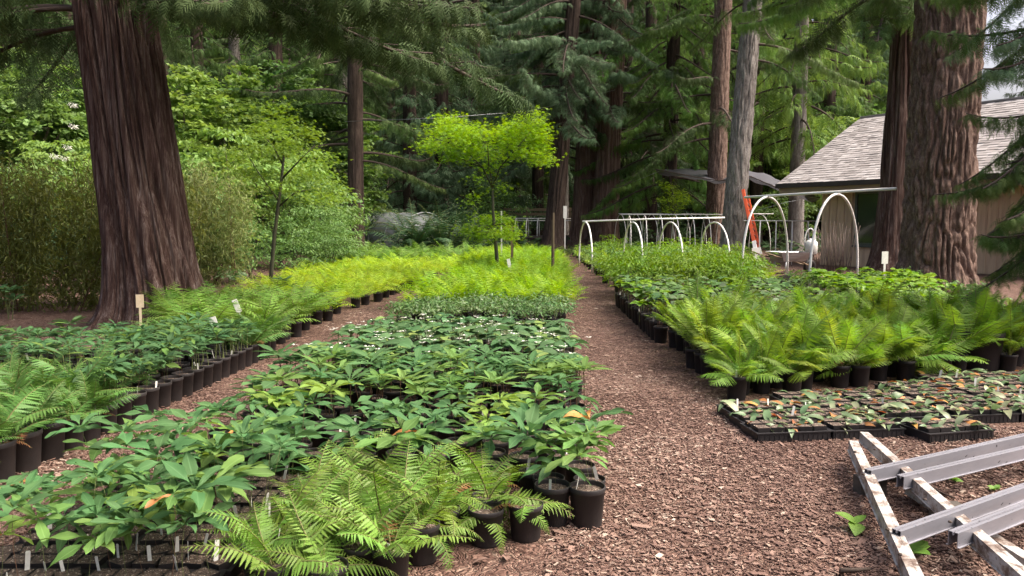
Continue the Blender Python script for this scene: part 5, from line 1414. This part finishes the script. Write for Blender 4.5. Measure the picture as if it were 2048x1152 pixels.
def sign(label, p, h, w, m, tilt=0):
    e = thing('label_stick', label, 'plant label', p, .2)
    link('stick', mesh('stick', box(-w * .16, w * .16, -.004, .004, 0, h * .75), m, False), e, mx(rot=(0, tilt, 0)))
    link('plate', mesh('plate', box(-w / 2, w / 2, -.005, .005, h * .751, h), m, False), e, mx(rot=(0, tilt, 0)))
sign('tan T-shaped plant label at the big cedar foot', at(282, 660, 9.3) * [1, 1, 0], .62, .085, M['tag_tan'])
sign('white tilted plant label among the left ferns', at(508, 640, 9.1) * [1, 1, 0], .62, .06, M['tag'], -.35)
sign('white tilted plant label in the fern by the left path', at(455, 690, 8.3) * [1, 1, 0], .50, .07, M['tag'], -.3)
sign('white plant label leaning in the lime ferns', at(1030, 570, 16.2) * [1, 1, 0], .72, .07, M['tag'], -.2)
sign('small white square sign before the thick fir', at(1768, 560, 14.6) * [1, 1, 0], .92, .13, M['tag'])
sign('white plate beside the foot of the ladder', at(1512, 520, 25.0) * [1, 1, 0], .62, .3, M['tag'])
sign('white notice hanging by the leaning cedar', at(1130, 470, 34) * [1, 1, 0], 2.1, .16, M['tag'])
def wire(label, pts, r=.006):
    tag(link('support_wire', mesh('support_wire', tube(pts, r, 4), M['alu'])), label, 'wire', 'thin wires between trees')
wire('thin wire from dark trunk across the small maple to paired cedars', [at(690, 243, 32), at(880, 236, 30), at(1060, 222, 33), at(1230, 180, 38)])
wire('thin wire running from paired cedars to the shade net', [at(1228, 380, 38.5), at(1280, 358, 36), at(1320, 342, 33)])
wire('thin wire from the house post to the tall hoops', [at(1500, 425, 26), at(1570, 405, 26), at(1650, 390, 26)], .004)

# ---- white sprayer tank, barrow and spare pots in the back
e = thing('spray_tank', 'white plastic tank beside the cane bundle', 'tank', (fx(1622, 23), 23, 0))
link('body', mesh('body', lathe([(0, .5), (.13, .5), (.17, .53), (.18, .75), (.17, .86), (.10, .92), (.06, .93), (.06, .97), (0, .97)], 20), M['tag']), e)
link('stand', mesh('stand', cat([box(-.16, .16, -.16, .16, 0, .1), box(-.05, .05, -.05, .05, .1, .5)]), M['pot'], False), e)
link('hose', mesh('hose', tube(hoop_pts((-.2, 0, 0), (.12, 0, 0), .5) + [0, 0, .75], .018, 6), M['pvc']), e)
e = thing('wheelbarrow', 'wheelbarrow filled with dark pots before the cane bundle', 'wheelbarrow', (fx(1588, 22), 22.2, 0), .3)
V = [(-.45, -.28, .35), (.3, -.22, .35), (.3, .22, .35), (-.45, .28, .35), (-.6, -.36, .62), (.5, -.34, .6), (.5, .34, .6), (-.6, .36, .62)]
link('tub', mesh('tub', Geo(V, [(0, 3, 2, 1), (0, 1, 5, 4), (1, 2, 6, 5), (2, 3, 7, 6), (3, 0, 4, 7)]), M['alu'], False), e)
link('wheel', mesh('wheel', xf(lathe([(.10, -.04), (.18, -.045), (.19, 0), (.18, .045), (.10, .04), (.10, -.04)], 18), tr([(.62, 0, .19)]) @ rx(PI / 2)), M['pot']), e)
for s in (-1, 1):
    link('handle', mesh('handle', tube([(.62, s * .06, .19), (.2, s * .2, .33), (-.7, s * .3, .5), (-1.1, s * .3, .62)], .02, 6), stake_m), e)
    link('leg', mesh('leg', tube([(-.35, s * .25, .38), (-.4, s * .27, 0)], .018, 6), M['alu']), e)
for i, (px, Y, k, l) in enumerate([(1465, 19.6, 2, 'brown empty pot beside the left foot of tall hoops'), (1492, 19.3, 2, 'black empty pot next to the brown pot by tall hoops')]):
    t = thing('empty_pot', l, 'pot', (fx(px, Y), Y, .0), 0, 'empty pots'); add_pot(t, k); t.scale = (1.8, 1.8, 1.8)
# big empty black pots at the right edge
for i, (x, y) in enumerate([(4.75, 7.9), (5.0, 8.3)]):
    t = thing('empty_pot', ('wide black pot at the right edge beside tall ferns', 'black pot behind the wide pot at right edge')[i], 'pot', (x, y, 0), 0, 'big pots at the right edge'); add_pot(t, 2); t.scale = (1.9, 1.9, 1.6)
# ---- black bed edging
def edging(label, A, B, h=.16, w=.05):
    A, B = np.array(A), np.array(B)
    L = np.linalg.norm(B - A); a = math.atan2(B[1] - A[1], B[0] - A[0])
    n = 14
    P = np.array([(L * i / (n - 1), random.gauss(0, .015), 0) for i in range(n)])
    V = []
    for i in range(n): V += [P[i] + [0, -w / 2, 0], P[i] + [0, -w / 2, h + random.gauss(0, .01)], P[i] + [0, w / 2, h + random.gauss(0, .01)], P[i] + [0, w / 2, 0]]
    tag(link('bed_edging', mesh('bed_edging', Geo(V, gridfaces(n, 4, True)), M['tray'], False), None, mx((A[0], A[1], 0), (0, 0, a))), label, 'edging', 'black bed edgings')
edging('black plastic edging slanting below the tall hoops', (4.2, 12.6), (7.6, 15.4), .22)
edging('black plastic edging behind the lime shrubs', (4.4, 16.6), (6.8, 19.2), .18)
edging('black plastic edging across the bed before the thick fir', (5.0, 16.9), (8.0, 17.6), .2)

# ================================================================== aluminium frame in the lower right corner
def channel(L, w, h, t=.003, lip=.008, groove=.012):
    """U channel along +X, open below, rolled lips"""
    prof = [(-w / 2 - lip, 0), (-w / 2, 0), (-w / 2, h), (-w * .12, h), (-w * .12, h - groove), (w * .12, h - groove), (w * .12, h), (w / 2, h), (w / 2, 0), (w / 2 + lip, 0)]
    inner = [(-w / 2 - lip, -t), (-w / 2 + t, -t), (-w / 2 + t, h - t), (-w * .12 + t, h - t), (-w * .12 + t, h - groove - t), (w * .12 - t, h - groove - t), (w * .12 - t, h - t), (w / 2 - t, h - t), (w / 2 - t, -t), (w / 2 + lip, -t)]
    n = len(prof)
    ring = prof + inner[::-1]
    V = [(x, y, z) for x in (0, L) for (y, z) in ring]
    m = len(ring)
    F = [(i, (i + 1) % m, m + (i + 1) % m, m + i) for i in range(m)]
    for x in (0, 1):
        for i in range(n - 1): F.append((x * m + i, x * m + i + 1, x * m + m - 2 - i, x * m + m - 1 - i))
    return Geo(V, F)
def white_rail_mat():
    m, nt, out = newmat('weathered_white_paint')
    p = N(nt, 'ShaderNodeBsdfPrincipled'); p.inputs['Roughness'].default_value = .6
    f = noise(nt, 14, 8, .75, stretch=(.7, 1, 1), dist=.3)
    c = ramp(nt, f, [(.40, (.10, .065, .048)), (.46, (.24, .20, .17)), (.52, (.35, .34, .325)), (.7, (.46, .46, .45))])
    c2 = mixc(nt, ramp(nt, noise(nt, 45, 4, .7), [(.60, (0, 0, 0)), (.70, (.8, .8, .8))]), c, (.10, .07, .05))
    nt.links.new(c2, p.inputs['Base Color'])
    b = N(nt, 'ShaderNodeBump'); b.inputs['Strength'].default_value = .3; b.inputs['Distance'].default_value = .004
    nt.links.new(f, b.inputs['Height']); nt.links.new(b.outputs[0], p.inputs['Normal']); nt.links.new(p.outputs[0], out.inputs[0])
    return m
def bar_mat():
    m, nt, out = newmat('scuffed_aluminium')
    p = N(nt, 'ShaderNodeBsdfPrincipled'); p.inputs['Metallic'].default_value = .55
    f = noise(nt, 3, 5, .6, stretch=(.5, 2, 2))
    c = ramp(nt, f, [(.3, (.19, .19, .21)), (.5, (.27, .27, .30)), (.7, (.36, .36, .40))])
    sp = ramp(nt, noise(nt, 60, 3, .6, stretch=(.5, 1, 1)), [(.66, (0, 0, 0)), (.70, (1, 1, 1))])
    nt.links.new(mixc(nt, sp, c, (.03, .03, .035)), p.inputs['Base Color'])
    nt.links.new(ramp(nt, f, [(.3, (.6, .6, .6)), (.7, (.35, .35, .35))]), p.inputs['Roughness']); nt.links.new(p.outputs[0], out.inputs[0])
    return m
M['rail'] = white_rail_mat(); M['bar'] = bar_mat()
def bench_frame():
    e = thing('metal_bench_frame', 'dirty white and silver metal frame lying at lower right', 'metal frame', (2.5, 3.9, 0))
    o = np.array([2.5, 3.9, 0])
    def put(name, A, B, w, h, m):
        A, B = np.array(A), np.array(B)
        d = B - A; L = np.linalg.norm(d)
        a = math.atan2(d[1], d[0]); el = math.atan2(d[2], math.hypot(d[0], d[1]))
        return link(name, mesh(name, channel(L, w, h, groove=.0008 if m == 'rail' else .012), M[m], False), e, Matrix.Translation(Vector(A - o)) @ Matrix.Rotation(a, 4, 'Z') @ Matrix.Rotation(-el, 4, 'Y'))
    def seg(p, q, z, over=0.0):
        A, B = G(*p, z), G(*q, z)
        d = (B - A) / np.linalg.norm(B - A)
        return A, B + d * over
    zt = .10
    A, B = seg((1706, 900), (1818, 1150), zt, .6); put('rail', A - [0, 0, .0], B, .052, .06, 'rail')
    A, B = seg((1727, 882), (2020, 1150), zt, .6); put('rail', A, B, .052, .06, 'rail')
    A, B = seg((1820, 985), (2090, 1160), .03, .6); put('rail', A, B, .055, .05, 'rail')
    for p, q in [((1735, 962), (2060, 886)), ((1800, 975), (2060, 912)), ((1792, 1088), (2060, 990)), ((1905, 1092), (2060, 1030))]:
        A, B = seg(p, q, zt + .02, .9); put('crossbar', A, B, .042, .062, 'bar')
    for px, py in [(1710, 905), (1727, 950), (1775, 1060), (1800, 1110), (1750, 900), (1850, 1000), (1900, 1045)]:
        p = G(px, py, zt + .071)
        link('bolt', mesh('bolt', lathe([(0, .008), (.006, .008), (.009, .004), (.009, 0), (0, 0)], 8), M['twig']), e, mx(p - o))
    for px, py in [(1742, 990), (1815, 965), (1900, 1050)]:
        p = G(px, py, 0)
        link('support_block', mesh('support_block', box(-.07, .07, -.05, .05, 0, zt - .004), M['pallet'], False), e, mx(p - o + np.array([0, .02, 0])))
bench_frame()
# sticks, weeds and a dead leaf on the mulch
def stick(label, pts, r, m='twig'):
    tag(link('fallen_stick', mesh('fallen_stick', tube([G(px, py, .012 + r) for px, py in pts], np.linspace(r, r * .5, len(pts)), 6), M[m])), label, 'stick', 'sticks on the mulch')
stick('dark root stick pointing at the sprout flat', [(1775, 925), (1785, 912), (1803, 896)], .011)
stick('thick brown stick at the bottom edge of the path', [(1680, 1141), (1710, 1140), (1740, 1138)], .012)
stick('curved dark stick between the silver bars', [(1865, 975), (1880, 985), (1910, 996)], .008)
stick('pale dry stick right of the silver bars', [(1930, 940), (1960, 960), (2015, 990)], .010, 'pale')  if 'pale' in M else None
for px, py, s, n, l in [(1712, 1062, 1.0, 3, 'broad-leaved weed left of the white rail'), (1822, 1118, .8, 7, 'small weed between the white rails'), (2015, 1118, .5, 6, 'green weed in the bottom right corner'), (1990, 985, .45, 5, 'tiny weed behind the silver bars'), (1905, 965, .45, 6, 'tiny light weed below the upper silver bar')]:
    p = G(px, py)
    t = thing('weed', l, 'weed', p, random.random() * 6, 'weeds in the mulch')
    wl_ = mesh('leaf', leaf(.13 * s, .085 * s, 6, 2, ovat, .2, .6), M['fern_green'])
    for k in range(n): link('leaf', wl_, t, mx((0, 0, .04 * s), (random.uniform(.1, .9), random.gauss(0, .2), k / n * 6.28 + random.random()), random.uniform(.6, 1.0)))
    for k in range(3): link('stem', STEM[0], t, mx((0, 0, 0), (random.gauss(0, .3), random.gauss(0, .3), 0), .07 * s))
dl = mesh('fallen_leaf', leaf(.09, .04, 6, 2, lanc, .5, .8), M['chip'])
for i, (px, py, l) in enumerate([(1013, 1120, 'curled tan leaf on the mulch before the corner pots'), (978, 1118, 'orange withered frond tip beside the front pot'), (1640, 1075, 'pale dry leaf on the open mulch')]):
    p = G(px, py, .02)
    tag(link('fallen_leaf', dl, None, mx(p, (.1, .2, i * 1.7))), l, 'leaf', 'dead leaves on the path')
